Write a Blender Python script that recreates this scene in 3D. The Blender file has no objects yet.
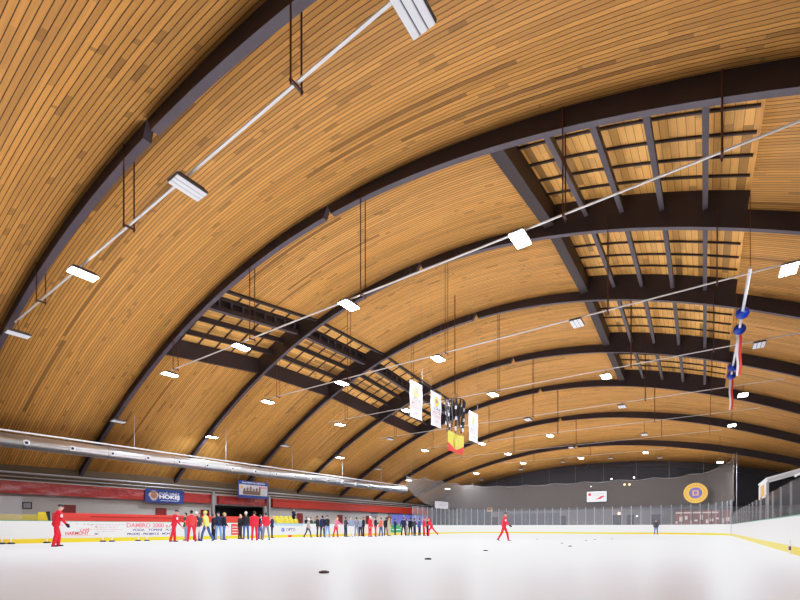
import bpy, bmesh, math, random
from math import sin, cos, pi, radians, atan2, hypot, sqrt
from mathutils import Vector, Matrix
random.seed(7)
COL = bpy.context.scene.collection
SC = bpy.context.scene

# ------------------------------------------------------------------ helpers
def link(o, parent=None):
    COL.objects.link(o)
    if parent is not None: o.parent = parent
    return o
def tag(o, label=None, cat=None, group=None, kind=None):
    if label: o['label'] = label
    if cat: o['category'] = cat
    if group: o['group'] = group
    if kind: o['kind'] = kind
    return o
def thing(name, label, cat, loc=(0,0,0), rz=0.0, group=None, scale=1.0):
    o = bpy.data.objects.new(name, None); link(o)
    o.empty_display_size = .2
    o.location = loc; o.rotation_euler = (0,0,rz); o.scale = (scale,)*3
    return tag(o, label, cat, group)
def mobj(name, bm, mat, parent=None, smooth=False, loc=None, rot=None):
    me = bpy.data.meshes.new(name)
    bmesh.ops.recalc_face_normals(bm, faces=bm.faces)
    bm.to_mesh(me); bm.free()
    for m in (mat if isinstance(mat, (list, tuple)) else [mat]): me.materials.append(m)
    if smooth:
        me.polygons.foreach_set('use_smooth', [True]*len(me.polygons))
    o = bpy.data.objects.new(name, me)
    if loc is not None: o.location = loc
    if rot is not None: o.rotation_euler = rot
    return link(o, parent)
def BM(): return bmesh.new()
def box(bm, lo, hi, mi=0):
    x0,y0,z0 = lo; x1,y1,z1 = hi
    v = [bm.verts.new(p) for p in ((x0,y0,z0),(x1,y0,z0),(x1,y1,z0),(x0,y1,z0),(x0,y0,z1),(x1,y0,z1),(x1,y1,z1),(x0,y1,z1))]
    for f in ((3,2,1,0),(4,5,6,7),(0,1,5,4),(1,2,6,5),(2,3,7,6),(3,0,4,7)):
        bm.faces.new([v[i] for i in f]).material_index = mi
def bevbox(bm, lo, hi, b=.01):
    t = BM(); box(t, lo, hi)
    bmesh.ops.bevel(t, geom=list(t.edges), offset=b, segments=2, affect='EDGES')
    append(bm, t)
def append(bm, t, M=None):
    mp = {}
    for v in t.verts: mp[v] = bm.verts.new(M @ v.co if M else v.co)
    for f in t.faces:
        try: bm.faces.new([mp[v] for v in f.verts]).material_index = f.material_index
        except ValueError: pass
    t.free()
def quad(bm, a, b, c, d, mi=0):
    f = bm.faces.new([bm.verts.new(p) for p in (a,b,c,d)]); f.material_index = mi; return f
def frame(d):
    d = d.normalized()
    s = Vector((1,0,0)) if abs(d.x) < .9 else Vector((0,1,0))
    s = (s - d*s.dot(d)).normalized()
    return s, d.cross(s)
def loft(bm, pts, rad, n=10, side=None, caps=True):
    """closed tube through pts; rad = r or (rs, rt) per point"""
    pts = [Vector(p) for p in pts]; rings = []
    m = len(pts)
    for i, p in enumerate(pts):
        d = (pts[min(i+1,m-1)] - pts[max(i-1,0)])
        if side is not None:
            dn = d.normalized(); s = Vector(side); s = (s - dn*s.dot(dn)).normalized(); t = dn.cross(s)
        else: s, t = frame(d)
        r = rad[i] if isinstance(rad, (list,tuple)) else rad
        rs, rt = r if isinstance(r, (list,tuple)) else (r, r)
        rings.append([bm.verts.new(p + s*rs*cos(2*pi*k/n) + t*rt*sin(2*pi*k/n)) for k in range(n)])
    for a, b in zip(rings, rings[1:]):
        for k in range(n): bm.faces.new((a[k], a[(k+1)%n], b[(k+1)%n], b[k]))
    if caps:
        bm.faces.new(list(reversed(rings[0]))); bm.faces.new(rings[-1])
def ball(bm, c, r, seg=14, rings=9, M=None):
    rx,ry,rz = r if isinstance(r,(tuple,list)) else (r,r,r)
    t = BM(); bmesh.ops.create_uvsphere(t, u_segments=seg, v_segments=rings, radius=1)
    mat = Matrix.Translation(Vector(c)) @ (M or Matrix()) @ Matrix.Diagonal((rx,ry,rz,1))
    append(bm, t, mat)
def capsule(bm, a, b, ra, rb, n=10):
    a = Vector(a); b = Vector(b); d = (b-a).normalized()
    pts=[a-d*ra*.85, a-d*ra*.5, a, b, b+d*rb*.5, b+d*rb*.85]
    loft(bm, pts, [ra*.5, ra*.87, ra, rb, rb*.87, rb*.5], n)

# ------------------------------------------------------------------ materials
def mat(name, col, rough=.6, metal=0.0, spec=.4, emit=None, es=0.0, alpha=1.0, noise=0.0, nscale=6.0, bump=0.0, bscale=20.0):
    m = bpy.data.materials.new(name); m.use_nodes = True
    nt = m.node_tree; b = nt.nodes['Principled BSDF']
    b.inputs['Base Color'].default_value = (*col, 1)
    b.inputs['Roughness'].default_value = rough
    b.inputs['Metallic'].default_value = metal
    b.inputs['Specular IOR Level'].default_value = spec
    b.inputs['Alpha'].default_value = alpha
    if emit:
        b.inputs['Emission Color'].default_value = (*emit, 1); b.inputs['Emission Strength'].default_value = es
    if noise or bump:
        tc = nt.nodes.new('ShaderNodeTexCoord')
        n = nt.nodes.new('ShaderNodeTexNoise'); n.inputs['Scale'].default_value = nscale; n.inputs['Detail'].default_value = 4
        nt.links.new(tc.outputs['Object'], n.inputs['Vector'])
        if noise:
            mx = nt.nodes.new('ShaderNodeMix'); mx.data_type = 'RGBA'
            mx.inputs['A'].default_value = (*[c*(1-noise) for c in col], 1)
            mx.inputs['B'].default_value = (*[min(1, c*(1+noise)) for c in col], 1)
            nt.links.new(n.outputs['Fac'], mx.inputs['Factor']); nt.links.new(mx.outputs['Result'], b.inputs['Base Color'])
        if bump:
            n2 = nt.nodes.new('ShaderNodeTexNoise'); n2.inputs['Scale'].default_value = bscale; n2.inputs['Detail'].default_value = 3
            nt.links.new(tc.outputs['Object'], n2.inputs['Vector'])
            bp = nt.nodes.new('ShaderNodeBump'); bp.inputs['Strength'].default_value = bump; bp.inputs['Distance'].default_value = .1
            nt.links.new(n2.outputs['Fac'], bp.inputs['Height']); nt.links.new(bp.outputs['Normal'], b.inputs['Normal'])
    return m

def wood(name, base, dark, pitch, along='X', groove=.10, gdark=.28, stain=.045, vary=.42, length=4.2):
    """boards of width `pitch` that run along X (or Y), each with its own tint, butt joints, grain and a dark joint line"""
    m = bpy.data.materials.new(name); m.use_nodes = True
    nt = m.node_tree; N = nt.nodes; L = nt.links; b = N['Principled BSDF']
    b.inputs['Roughness'].default_value = .55; b.inputs['Specular IOR Level'].default_value = .25
    tc = N.new('ShaderNodeTexCoord'); sp = N.new('ShaderNodeSeparateXYZ'); L.new(tc.outputs['Object'], sp.inputs[0])
    A, C = ('X','Y') if along == 'X' else ('Y','X')
    def math_(op, a, bb=None, cc=None):
        n = N.new('ShaderNodeMath'); n.operation = op
        for k, v in enumerate((a, bb, cc)):
            if v is None: continue
            if isinstance(v, (int,float)): n.inputs[k].default_value = v
            else: L.new(v, n.inputs[k])
        return n.outputs[0]
    q = math_('DIVIDE', sp.outputs[C], pitch)
    idx = math_('FLOOR', q); fr = math_('FRACT', q)
    wn = N.new('ShaderNodeTexWhiteNoise'); wn.noise_dimensions = '1D'; L.new(idx, wn.inputs['W'])
    seg = math_('FLOOR', math_('MULTIPLY_ADD', wn.outputs['Value'], 7.0, math_('DIVIDE', sp.outputs[A], length)))
    cmb = N.new('ShaderNodeCombineXYZ'); L.new(idx, cmb.inputs[0]); L.new(seg, cmb.inputs[1])
    wn2 = N.new('ShaderNodeTexWhiteNoise'); wn2.noise_dimensions = '2D'; L.new(cmb.outputs[0], wn2.inputs['Vector'])
    cmb2 = N.new('ShaderNodeCombineXYZ')
    L.new(math_('MULTIPLY', sp.outputs[A], .9), cmb2.inputs[0]); L.new(math_('MULTIPLY', sp.outputs[C], 16), cmb2.inputs[1]); L.new(wn.outputs['Value'], cmb2.inputs[2])
    nz = N.new('ShaderNodeTexNoise'); nz.inputs['Scale'].default_value = 1.0; nz.inputs['Detail'].default_value = 4; L.new(cmb2.outputs[0], nz.inputs['Vector'])
    cmb3 = N.new('ShaderNodeCombineXYZ')
    L.new(math_('MULTIPLY', sp.outputs[A], .55), cmb3.inputs[0]); L.new(math_('MULTIPLY', idx, 3.7), cmb3.inputs[1])
    nz2 = N.new('ShaderNodeTexNoise'); nz2.inputs['Scale'].default_value = 1.0; nz2.inputs['Detail'].default_value = 2; L.new(cmb3.outputs[0], nz2.inputs['Vector'])
    tone = math_('MULTIPLY_ADD', wn2.outputs['Value'], vary, .89-vary/2)
    tone = math_('MULTIPLY', tone, math_('MULTIPLY_ADD', nz.outputs['Fac'], .5, .75))
    st = math_('LESS_THAN', wn2.outputs['Value'], stain)
    st = math_('MAXIMUM', st, math_('MULTIPLY', math_('GREATER_THAN', nz2.outputs['Fac'], .66), .8))
    tone = math_('MULTIPLY', tone, math_('MULTIPLY_ADD', st, -.45, 1.0))
    g = math_('LESS_THAN', fr, groove)
    tone = math_('MULTIPLY', tone, math_('MULTIPLY_ADD', g, gdark-1.0, 1.0))
    mx = N.new('ShaderNodeMix'); mx.data_type = 'RGBA'; mx.inputs['A'].default_value = (*dark, 1); mx.inputs['B'].default_value = (*base, 1)
    L.new(math_('MULTIPLY', tone, 1.0), mx.inputs['Factor']); mx.clamp_factor = False
    L.new(mx.outputs['Result'], b.inputs['Base Color'])
    bp = N.new('ShaderNodeBump'); bp.inputs['Strength'].default_value = .5; bp.inputs['Distance'].default_value = .02
    L.new(math_('SUBTRACT', 1.0, g), bp.inputs['Height']); L.new(bp.outputs['Normal'], b.inputs['Normal'])
    return m

M = {}
M['clad'] = wood('ceiling_boards', (.74,.345,.078), (.05,.02,.007), .145, 'X', groove=.15, gdark=.06, stain=.012, vary=.32, length=6.5)
M['deck'] = wood('roof_deck_boards', (.95,.48,.12), (.10,.045,.015), .24, 'Y', groove=.08, gdark=.35, stain=.08, vary=.35)
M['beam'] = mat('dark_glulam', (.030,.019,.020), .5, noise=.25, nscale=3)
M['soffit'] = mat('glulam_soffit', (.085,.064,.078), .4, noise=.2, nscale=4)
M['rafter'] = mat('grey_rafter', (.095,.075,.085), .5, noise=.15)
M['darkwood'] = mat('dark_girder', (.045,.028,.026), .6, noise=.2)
M['rod'] = mat('rust_rod', (.09,.025,.018), .5)
M['tray'] = mat('zinc_tray', (.78,.77,.76), .4, .3)
M['housing'] = mat('lamp_housing', (.10,.085,.08), .45)
M['led_on'] = mat('led_lit', (1,1,1), .4, emit=(1,.97,.92), es=35)
M['led_off'] = mat('led_unlit_glow', (.86,.87,.92), .35, emit=(.9,.92,1), es=.12)  # faint glow added so the switched-off bars look bright
M['white'] = mat('white_board', (.78,.76,.73), .35, noise=.03, nscale=2)
M['yellow'] = mat('yellow_kickplate', (.90,.56,.02), .4)
M['cap'] = mat('green_cap', (.12,.36,.24), .4)
M['wallw'] = mat('left_wall_plaster', (.54,.50,.465), .8, noise=.06, nscale=1.2)
M['dark'] = mat('dark_wall', (.035,.03,.034), .7, noise=.15, nscale=1)
M['darkblue'] = mat('shaded_side_wall', (.012,.010,.014), .8)  # near black: the shade on the right side is put into the colour
M['greywall'] = mat('grey_end_wall', (.20,.18,.18), .7, noise=.1)
M['red_tarp'] = mat('shiny_red_tarp', (.42,.022,.016), .22, spec=.6, bump=1.0, bscale=1.6, noise=.2, nscale=2)
M['red_matt'] = mat('red_fascia', (.50,.03,.012), .5, noise=.08)
M['red_door'] = mat('dark_red_door', (.23,.018,.014), .45)
M['red_pad'] = mat('red_padding', (.72,.05,.035), .4, noise=.08)
M['red_pad_dark'] = mat('red_padding_seam', (.42,.02,.015), .5)
M['black'] = mat('black_rubber', (.012,.012,.013), .6)
M['blackmetal'] = mat('black_paint', (.02,.02,.022), .4)
M['steel'] = mat('galvanised_duct', (.72,.70,.70), .28, .85, noise=.08, nscale=3)
M['steel2'] = mat('duct_seam', (.45,.44,.45), .35, .8)
M['pipe'] = mat('grey_pipe', (.42,.41,.42), .4, .5)
M['post'] = mat('aluminium_post', (.46,.46,.47), .4, .4)
M['postdark'] = mat('dark_grey_post', (.28,.27,.27), .5)
M['blue'] = mat('blue_banner', (.018,.05,.25), .5)
M['bluelit'] = mat('blue_lit_panel', (.14,.15,.38), .5, emit=(.2,.22,1), es=.28)
M['gold'] = mat('gold_emblem', (.80,.46,.06), .5)
M['purple'] = mat('purple_emblem', (.16,.11,.34), .5)
M['redprint'] = mat('red_print', (.75,.04,.06), .5)
M['pinkprint'] = mat('faded_red_print', (.80,.22,.24), .5)
M['navyprint'] = mat('navy_print', (.08,.08,.20), .5)
M['greyprint'] = mat('grey_print', (.30,.29,.30), .5)
M['cloth'] = mat('white_cloth', (.88,.86,.86), .7)
M['flagyellow'] = mat('flag_yellow', (.90,.62,.06), .7)
M['flagred'] = mat('flag_red', (.80,.05,.04), .7)
M['ballblue'] = mat('blue_ball', (.008,.04,.36), .35)
M['tube'] = mat('white_tube', (.75,.75,.78), .4)
M['seat'] = mat('yellow_seat', (.80,.58,.02), .4)
M['seatdull'] = mat('dull_yellow_panel', (.55,.42,.07), .5)
M['green'] = mat('green_panel', (.03,.30,.08), .5)
M['castle'] = mat('castle_print', (.22,.13,.09), .6)
M['skyprint'] = mat('pale_print', (.70,.66,.66), .6)
M['orange'] = mat('orange_poster', (.75,.38,.10), .6)
M['shopred'] = mat('lit_shop_red', (.24,.08,.065), .6, emit=(.8,.25,.18), es=.10, noise=.4, nscale=1.5)
M['shopwhite'] = mat('lit_shop_white', (.8,.7,.65), .6, emit=(1,.7,.6), es=.3)
M['warm'] = mat('warm_bulb', (1,.8,.5), .4, emit=(1,.6,.22), es=14)
M['cold'] = mat('cold_bulb', (1,1,1), .4, emit=(.9,.95,1), es=6)

def ice_mat():
    m = bpy.data.materials.new('ice'); m.use_nodes = True
    nt = m.node_tree; N = nt.nodes; L = nt.links; b = N['Principled BSDF']
    tc = N.new('ShaderNodeTexCoord'); mp = N.new('ShaderNodeMapping'); mp.inputs['Scale'].default_value = (.25,.25,1)
    L.new(tc.outputs['Object'], mp.inputs[0])
    n = N.new('ShaderNodeTexNoise'); n.inputs['Scale'].default_value = 1.0; n.inputs['Detail'].default_value = 6; L.new(mp.outputs[0], n.inputs['Vector'])
    mx = N.new('ShaderNodeMix'); mx.data_type = 'RGBA'; mx.inputs['A'].default_value = (.85,.85,.89,1); mx.inputs['B'].default_value = (.92,.92,.95,1)
    L.new(n.outputs['Fac'], mx.inputs['Factor']); L.new(mx.outputs['Result'], b.inputs['Base Color'])
    b.inputs['Roughness'].default_value = .36; b.inputs['Specular IOR Level'].default_value = .1
    # fine skate scratches
    n2 = N.new('ShaderNodeTexNoise'); n2.inputs['Scale'].default_value = 3.0; n2.inputs['Detail'].default_value = 8; L.new(tc.outputs['Object'], n2.inputs['Vector'])
    bp = N.new('ShaderNodeBump'); bp.inputs['Strength'].default_value = .08; bp.inputs['Distance'].default_value = .02
    L.new(n2.outputs['Fac'], bp.inputs['Height']); L.new(bp.outputs['Normal'], b.inputs['Normal'])
    return m
M['ice'] = ice_mat()
M['concrete'] = mat('concrete', (.09,.085,.085), .8, noise=.15, nscale=1)

def see_through(name, col, trans, rough=.9, grid=None):
    m = bpy.data.materials.new(name); m.use_nodes = True
    nt = m.node_tree; N = nt.nodes; L = nt.links
    b = N['Principled BSDF']; b.inputs['Base Color'].default_value = (*col,1); b.inputs['Roughness'].default_value = rough
    b.inputs['Specular IOR Level'].default_value = .3
    t = N.new('ShaderNodeBsdfTransparent'); mx = N.new('ShaderNodeMixShader')
    mx.inputs[0].default_value = 1-trans
    L.new(t.outputs[0], mx.inputs[1]); L.new(b.outputs[0], mx.inputs[2]); L.new(mx.outputs[0], N['Material Output'].inputs['Surface'])
    return m
M['net'] = see_through('protective_net', (.13,.108,.095), .34)
M['glass'] = see_through('rink_glass', (.5,.5,.52), .80, .1)  # grey diffuse share stands in for reflections on the panes

# ------------------------------------------------------------------ camera and the hall's dimensions
CAMH = .78; F = 436.7; YAW = math.atan(304.3/436.7)
cam = bpy.data.cameras.new('camera'); co = bpy.data.objects.new('camera', cam); COL.objects.link(co)
co.location = (0,0,CAMH); co.rotation_euler = (pi/2, 0, YAW)
cam.sensor_width = 36; cam.lens = F/800*36; cam.shift_y = 228/800; cam.clip_end = 300; cam.clip_start = .05
SC.camera = co
def ray(px):
    u = (px-400)/F
    return -sin(YAW)+cos(YAW)*u, cos(YAW)+sin(YAW)*u
def onX(px, py, X):                       # the point of the plane x = X seen at a pixel of the photograph
    a, b = ray(px); t = X/a
    return Vector((X, b*t, CAMH + (528-py)/F*t))
def onY(px, py, Y):
    a, b = ray(px); t = Y/b
    return Vector((a*t, Y, CAMH + (528-py)/F*t))
def onIce(px, py):
    a, b = ray(px); t = CAMH*F/(py-528)
    return Vector((a*t, b*t, 0))

D = 7.2; XC = -12.95; W = 26.8; ZS = 4.14
A = [1.19,1.549,1.815,1.984,2.001,1.895,1.811,1.625,1.374,1.154,.80]   # rise of each arch: the roof is cambered along the hall too
CR = [a*D + CAMH for a in A]
YB = [6.16 + D*(i-1) for i in range(11)]      # arch planes 1..9 (0 lies behind the camera)
HW = .115                                      # half the width of an arch
XL, XR = XC-W, XC+W
def soff(i, X):
    e = ((X-XC)/W)**2
    return ZS + (CR[i]-ZS)*(1 - 1.087*e + .087*e*e)
def gap(X):                                   # cladding above the arch's soffit
    k = min(1, max(0, (X+12)/13.0))
    return .44 + .26*k
def clad(i, X): return soff(i, X) + gap(X)
def cladY(X, Y):
    q = (Y-YB[1])/D + 1; i = int(min(8, max(0, math.floor(q)))); f = q-i
    return clad(i, X)*(1-f) + clad(i+1, X)*f
DECK = 1.42
REC = [(-27.0, -20.9), (-5.9, 1.3)]
RB = (2,3,4,5)
YE = YB[9]                                    # end wall

# ------------------------------------------------------------------ setting: floors, walls, ceiling
RL, RR, RF, CRN = -28.1, 2.2, 61.8, 7.6       # rink: left board, right board, far board, corner radius
def rink_path(y0=-4.0, step=1.1):
    """points along the inside of the boards: up the left side, round the far end, down the right side"""
    p = []
    n = int((RF-CRN-y0)/step)
    for k in range(n): p.append((RL, y0 + (RF-CRN-y0)*k/n))
    na = 11
    for k in range(na): a = pi - pi/2*k/na; p.append((RL+CRN+CRN*cos(a), RF-CRN+CRN*sin(a)))
    m = 14
    for k in range(m): p.append((RL+CRN+(RR-RL-2*CRN)*k/m, RF))
    for k in range(na): a = pi/2 - pi/2*k/na; p.append((RR-CRN+CRN*cos(a), RF-CRN+CRN*sin(a)))
    for k in range(n+1): p.append((RR, RF-CRN - (RF-CRN-y0)*k/n))
    return p
PATH = rink_path()
bm = BM(); box(bm, (XL-1,-9,-.25), (XR+1, YE+1, -.03)); mobj('floor', bm, M['concrete']).__setitem__('kind','structure')
bm = BM(); vs = [bm.verts.new((x,y,0)) for x,y in PATH]; bm.faces.new(vs)
r = bmesh.ops.extrude_face_region(bm, geom=list(bm.faces)); bmesh.ops.translate(bm, verts=[v for v in r['geom'] if isinstance(v, bmesh.types.BMVert)], vec=(0,0,-.028))
tag(mobj('floor_ice', bm, M['ice']), kind='structure')

def strip_ceiling(bm, i, x0, x1, n, y0=None, y1=None):
    ya = YB[i]; yb = YB[i+1]
    g = []
    for k in range(n+1):
        X = x0 + (x1-x0)*k/n
        g.append([bm.verts.new((X, ya+(yb-ya)*s, clad(i,X)*(1-s)+clad(i+1,X)*s)) for s in (0,.5,1)])
    for a, b in zip(g, g[1:]):
        for s in (0,1): bm.faces.new((a[s], b[s], b[s+1], a[s+1]))
bm = BM()
for i in range(0, 9):
    if i in RB:
        strip_ceiling(bm, i, XL, REC[0][0], 18); strip_ceiling(bm, i, REC[0][1], REC[1][0], 20); strip_ceiling(bm, i, REC[1][1], XR, 18)
    else: strip_ceiling(bm, i, XL, XR, 56)
ceil = mobj('ceiling', bm, M['clad'], smooth=True); tag(ceil, kind='structure')
md = ceil.modifiers.new('thickness', 'SOLIDIFY'); md.thickness = .05; md.offset = 1

# roof deck seen in the open wells
bm = BM()
for i in RB:
    for x0, x1 in REC:
        n = 10; g = []
        for k in range(n+1):
            X = x0-.3 + (x1-x0+.6)*k/n
            g.append([bm.verts.new((X, YB[i+s], soff(i+s,X)+DECK)) for s in (0,1)])
        for a, b in zip(g, g[1:]): bm.faces.new((a[0], b[0], b[1], a[1]))
tag(mobj('ceiling_deck', bm, M['deck']), kind='structure')

# glulam arches, each with the V-shaped notch at its crown
def arch(i):
    Y = YB[i]; bm = BM(); n = 72; xs = [XL + (XR-XL)*k/n for k in range(n+1)]
    xs = sorted([x for x in xs if abs(x-XC) > .45] + [XC-.22, XC-.02, XC+.02, XC+.22])
    rows = []
    for X in xs:
        z = soff(i, X); zb = z + (.40 if abs(X-XC) < .1 else 0)
        zt = z + 1.52
        rows.append([bm.verts.new(p) for p in ((X,Y-HW,zb),(X,Y+HW,zb),(X,Y+HW,zt),(X,Y-HW,zt))])
    for a, b in zip(rows, rows[1:]):
        for k in range(4):
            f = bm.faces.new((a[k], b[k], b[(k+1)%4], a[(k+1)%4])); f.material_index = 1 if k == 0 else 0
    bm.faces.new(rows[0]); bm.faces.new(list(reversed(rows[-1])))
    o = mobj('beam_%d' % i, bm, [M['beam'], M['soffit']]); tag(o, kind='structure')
    return o
for i in range(1, 10): arch(i)

# longitudinal girders, rafters and purlins in the open wells
def girder(name, i, X, w, lo, hi, m, lowm=None):
    bm = BM(); ya, yb = YB[i]+HW+.004, YB[i+1]-HW-.004
    def zz(s, off): return soff(i,X)*(1-s)+soff(i+1,X)*s + off
    sa = (ya-YB[i])/D; sb = (yb-YB[i])/D
    v = [bm.verts.new(p) for p in ((X-w/2,ya,zz(sa,lo)),(X+w/2,ya,zz(sa,lo)),(X+w/2,yb,zz(sb,lo)),(X-w/2,yb,zz(sb,lo)),
                                   (X-w/2,ya,zz(sa,hi)),(X+w/2,ya,zz(sa,hi)),(X+w/2,yb,zz(sb,hi)),(X-w/2,yb,zz(sb,hi)))]
    for q, f in enumerate(((3,2,1,0),(4,5,6,7),(0,1,5,4),(1,2,6,5),(2,3,7,6),(3,0,4,7))):
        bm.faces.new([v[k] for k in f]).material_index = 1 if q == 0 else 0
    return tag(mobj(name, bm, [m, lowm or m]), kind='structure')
for i in RB:
    g0 = gap(-27)
    girder('beam_edge', i, -27.0, .22, .34, 1.40, M['darkwood'])
    girder('beam_rafter', i, -25.5, .16, .75, 1.05, M['darkwood'])
    girder('beam_rafter', i, -24.2, .16, .75, 1.05, M['darkwood'])
    girder('beam_lattice', i, -22.8, .30, .55, .82, M['darkwood'], M['rafter'])
    girder('beam_lattice', i, -22.75, .10, 1.22, 1.40, M['darkwood'])
    bm = BM()
    for k in range(9):                                        # uprights of the lattice girder
        s = (k+.5)/9; Y = YB[i]+D*s; z = soff(i,-22.75)*(1-s)+soff(i+1,-22.75)*s
        box(bm, (-22.80,Y-.05,z+.80), (-22.70,Y+.05,z+1.25))
    tag(mobj('beam_uprights', bm, M['rafter']), kind='structure')
    girder('beam_backing', i, -22.90, .03, .80, 1.40, M['darkwood'])
    girder('beam_edge', i, -20.9, .2, .34, .86, M['darkwood'])
    girder('beam_edge', i, -5.85, .44, .44, 1.42, M['darkwood'])
    for X in (-4.25,-2.85,-1.4,.03): girder('beam_rafter', i, X, .17, .68, 1.0, M['beam'], M['rafter'])  # undersides lighter than the sides: light from below put into the colour
    bm = BM()
    for x0, x1 in REC:                                        # purlins under the deck
        for k in range(1, 6):
            s = k/6.0; Y = YB[i]+D*s; n = 6
            for q in range(n):
                a = x0 + (x1-x0)*q/n; b = x0 + (x1-x0)*(q+1)/n
                za = soff(i,a)*(1-s)+soff(i+1,a)*s; zb = soff(i,b)*(1-s)+soff(i+1,b)*s
                c = [bm.verts.new(p) for p in ((a,Y-.035,za+1.33),(b,Y-.035,zb+1.33),(b,Y+.035,zb+1.33),(a,Y+.035,za+1.33),(a,Y-.035,za+1.41),(b,Y-.035,zb+1.41),(b,Y+.035,zb+1.41),(a,Y+.035,za+1.41))]
                for f in ((3,2,1,0),(0,1,5,4),(2,3,7,6)): bm.faces.new([c[k2] for k2 in f])
    tag(mobj('beam_purlins', bm, M['darkwood']), kind='structure')

# walls
WX = XL + .9                                                  # inner face of the left wall
OP = (24.4, 30.2)                                             # dark entrance in the left wall
bm = BM()
for y0, y1, z0 in ((-9,OP[0],-.03),(OP[1],YE,-.03),(OP[0],OP[1],3.0)): box(bm, (WX-.25,y0,z0), (WX,y1,4.1))
tag(mobj('wall_left', bm, M['wallw']), kind='structure')
bm = BM(); box(bm, (WX-.25,-9,4.1),(WX,YE,5.6)); tag(mobj('wall_left_upper', bm, mat('shaded_wall_boards',(.10,.06,.025),.7,noise=.3,nscale=2)), kind='structure')  # shade at the foot of the cladding is put into this dark brown
bm = BM(); box(bm, (WX-4,OP[0]-.4,-.03),(WX-3.8,OP[1]+.4,3.2)); box(bm,(WX-4,OP[0]-.2,-.03),(WX-.25,OP[0],3.2)); box(bm,(WX-4,OP[1],-.03),(WX-.25,OP[1]+.2,3.2)); box(bm,(WX-4,OP[0],3.0),(WX-.25,OP[1],3.2))
tag(mobj('wall_entrance', bm, M['blackmetal']), kind='structure')
bm = BM(); n = 48; top = [(XL + (XR-XL)*k/n) for k in range(n+1)]
lo = [bm.verts.new((x, YE+.36, -.03)) for x in top]; hi = [bm.verts.new((x, YE+.36, max(.5, soff(9,x)+.9))) for x in top]
for k in range(n): bm.faces.new((lo[k], lo[k+1], hi[k+1], hi[k]))
o = tag(mobj('wall_end', bm, M['dark']), kind='structure'); sd = o.modifiers.new('thickness','SOLIDIFY'); sd.thickness = .2; sd.offset = -1 
bm = BM(); box(bm, (XR-.25,-9,-.03),(XR,YE,6.2)); tag(mobj('wall_right', bm, M['darkblue']), kind='structure')
bm = BM(); box(bm, (RL+1, YE-.02, 0), (XR-.3, YE+.08, 3.3)); tag(mobj('wall_end_lower', bm, M['greywall']), kind='structure')
exec_later = []

# ------------------------------------------------------------------ text and flat print
def text(s, size, m, parent, loc, rot, name='lettering', align='CENTER', width=None, bold=0.0):
    c = bpy.data.curves.new('lettering', 'FONT'); c.body = s; c.size = size; c.align_x = align; c.align_y = 'CENTER'
    c.extrude = .004; c.offset = bold
    t = bpy.data.objects.new('tmp', c); COL.objects.link(t)
    dg = bpy.context.evaluated_depsgraph_get(); dg.update()
    me = bpy.data.meshes.new_from_object(t.evaluated_get(dg)); bpy.data.objects.remove(t)
    me.materials.clear(); me.materials.append(m); me.name = name
    if width and me.vertices:
        xs = [v.co.x for v in me.vertices]; w = max(xs)-min(xs)
        for v in me.vertices: v.co.x *= width/w
    o = bpy.data.objects.new(name, me); o.location = loc; o.rotation_euler = rot
    return link(o, parent)
FX = (pi/2, 0, pi/2)                           # print on a face that looks towards +X
FY = (pi/2, 0, 0)                              # print on a face that looks towards -Y
def plate(name, y0, y1, z0, z1, X, m, parent, th=.012):
    bm = BM(); box(bm, (X, y0, z0), (X+th, y1, z1)); return mobj(name, bm, m, parent)

# ------------------------------------------------------------------ rink boards
def ribbon(bm, pts, z0, z1, th, out=1):
    """a wall of thickness th standing outside the line pts"""
    N_ = len(pts); rows = []
    for k, (x,y) in enumerate(pts):
        a = pts[max(k-1,0)]; b = pts[min(k+1,N_-1)]
        dx, dy = b[0]-a[0], b[1]-a[1]; l = hypot(dx,dy); nx, ny = -dy/l, dx/l     # points away from the ice
        rows.append([bm.verts.new(p) for p in ((x,y,z0),(x+nx*th,y+ny*th,z0),(x+nx*th,y+ny*th,z1),(x,y,z1))])
    for a, b in zip(rows, rows[1:]):
        for k in range(4): bm.faces.new((a[k], b[k], b[(k+1)%4], a[(k+1)%4]))
    bm.faces.new(rows[0]); bm.faces.new(list(reversed(rows[-1])))
nl = int((RF-CRN+4)/1.1)
SEG = {'left': PATH[:nl+1], 'far': PATH[nl:nl+11+14+11+1], 'right': PATH[nl+36:]}
LAB = {'left': 'white rink barrier with advertisements and yellow kick plate behind the crowd',
       'far': 'white rink barrier rounding the far end, topped by tall glass panes',
       'right': 'white rink barrier on the right with low glass and wide yellow kick plate'}
BAR = {}
def inset(pts, d):
    out = []
    for k, (x,y) in enumerate(pts):
        a = pts[max(k-1,0)]; b = pts[min(k+1,len(pts)-1)]
        dx, dy = b[0]-a[0], b[1]-a[1]; l = hypot(dx,dy); out.append((x+dy/l*d, y-dx/l*d))
    return out
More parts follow.
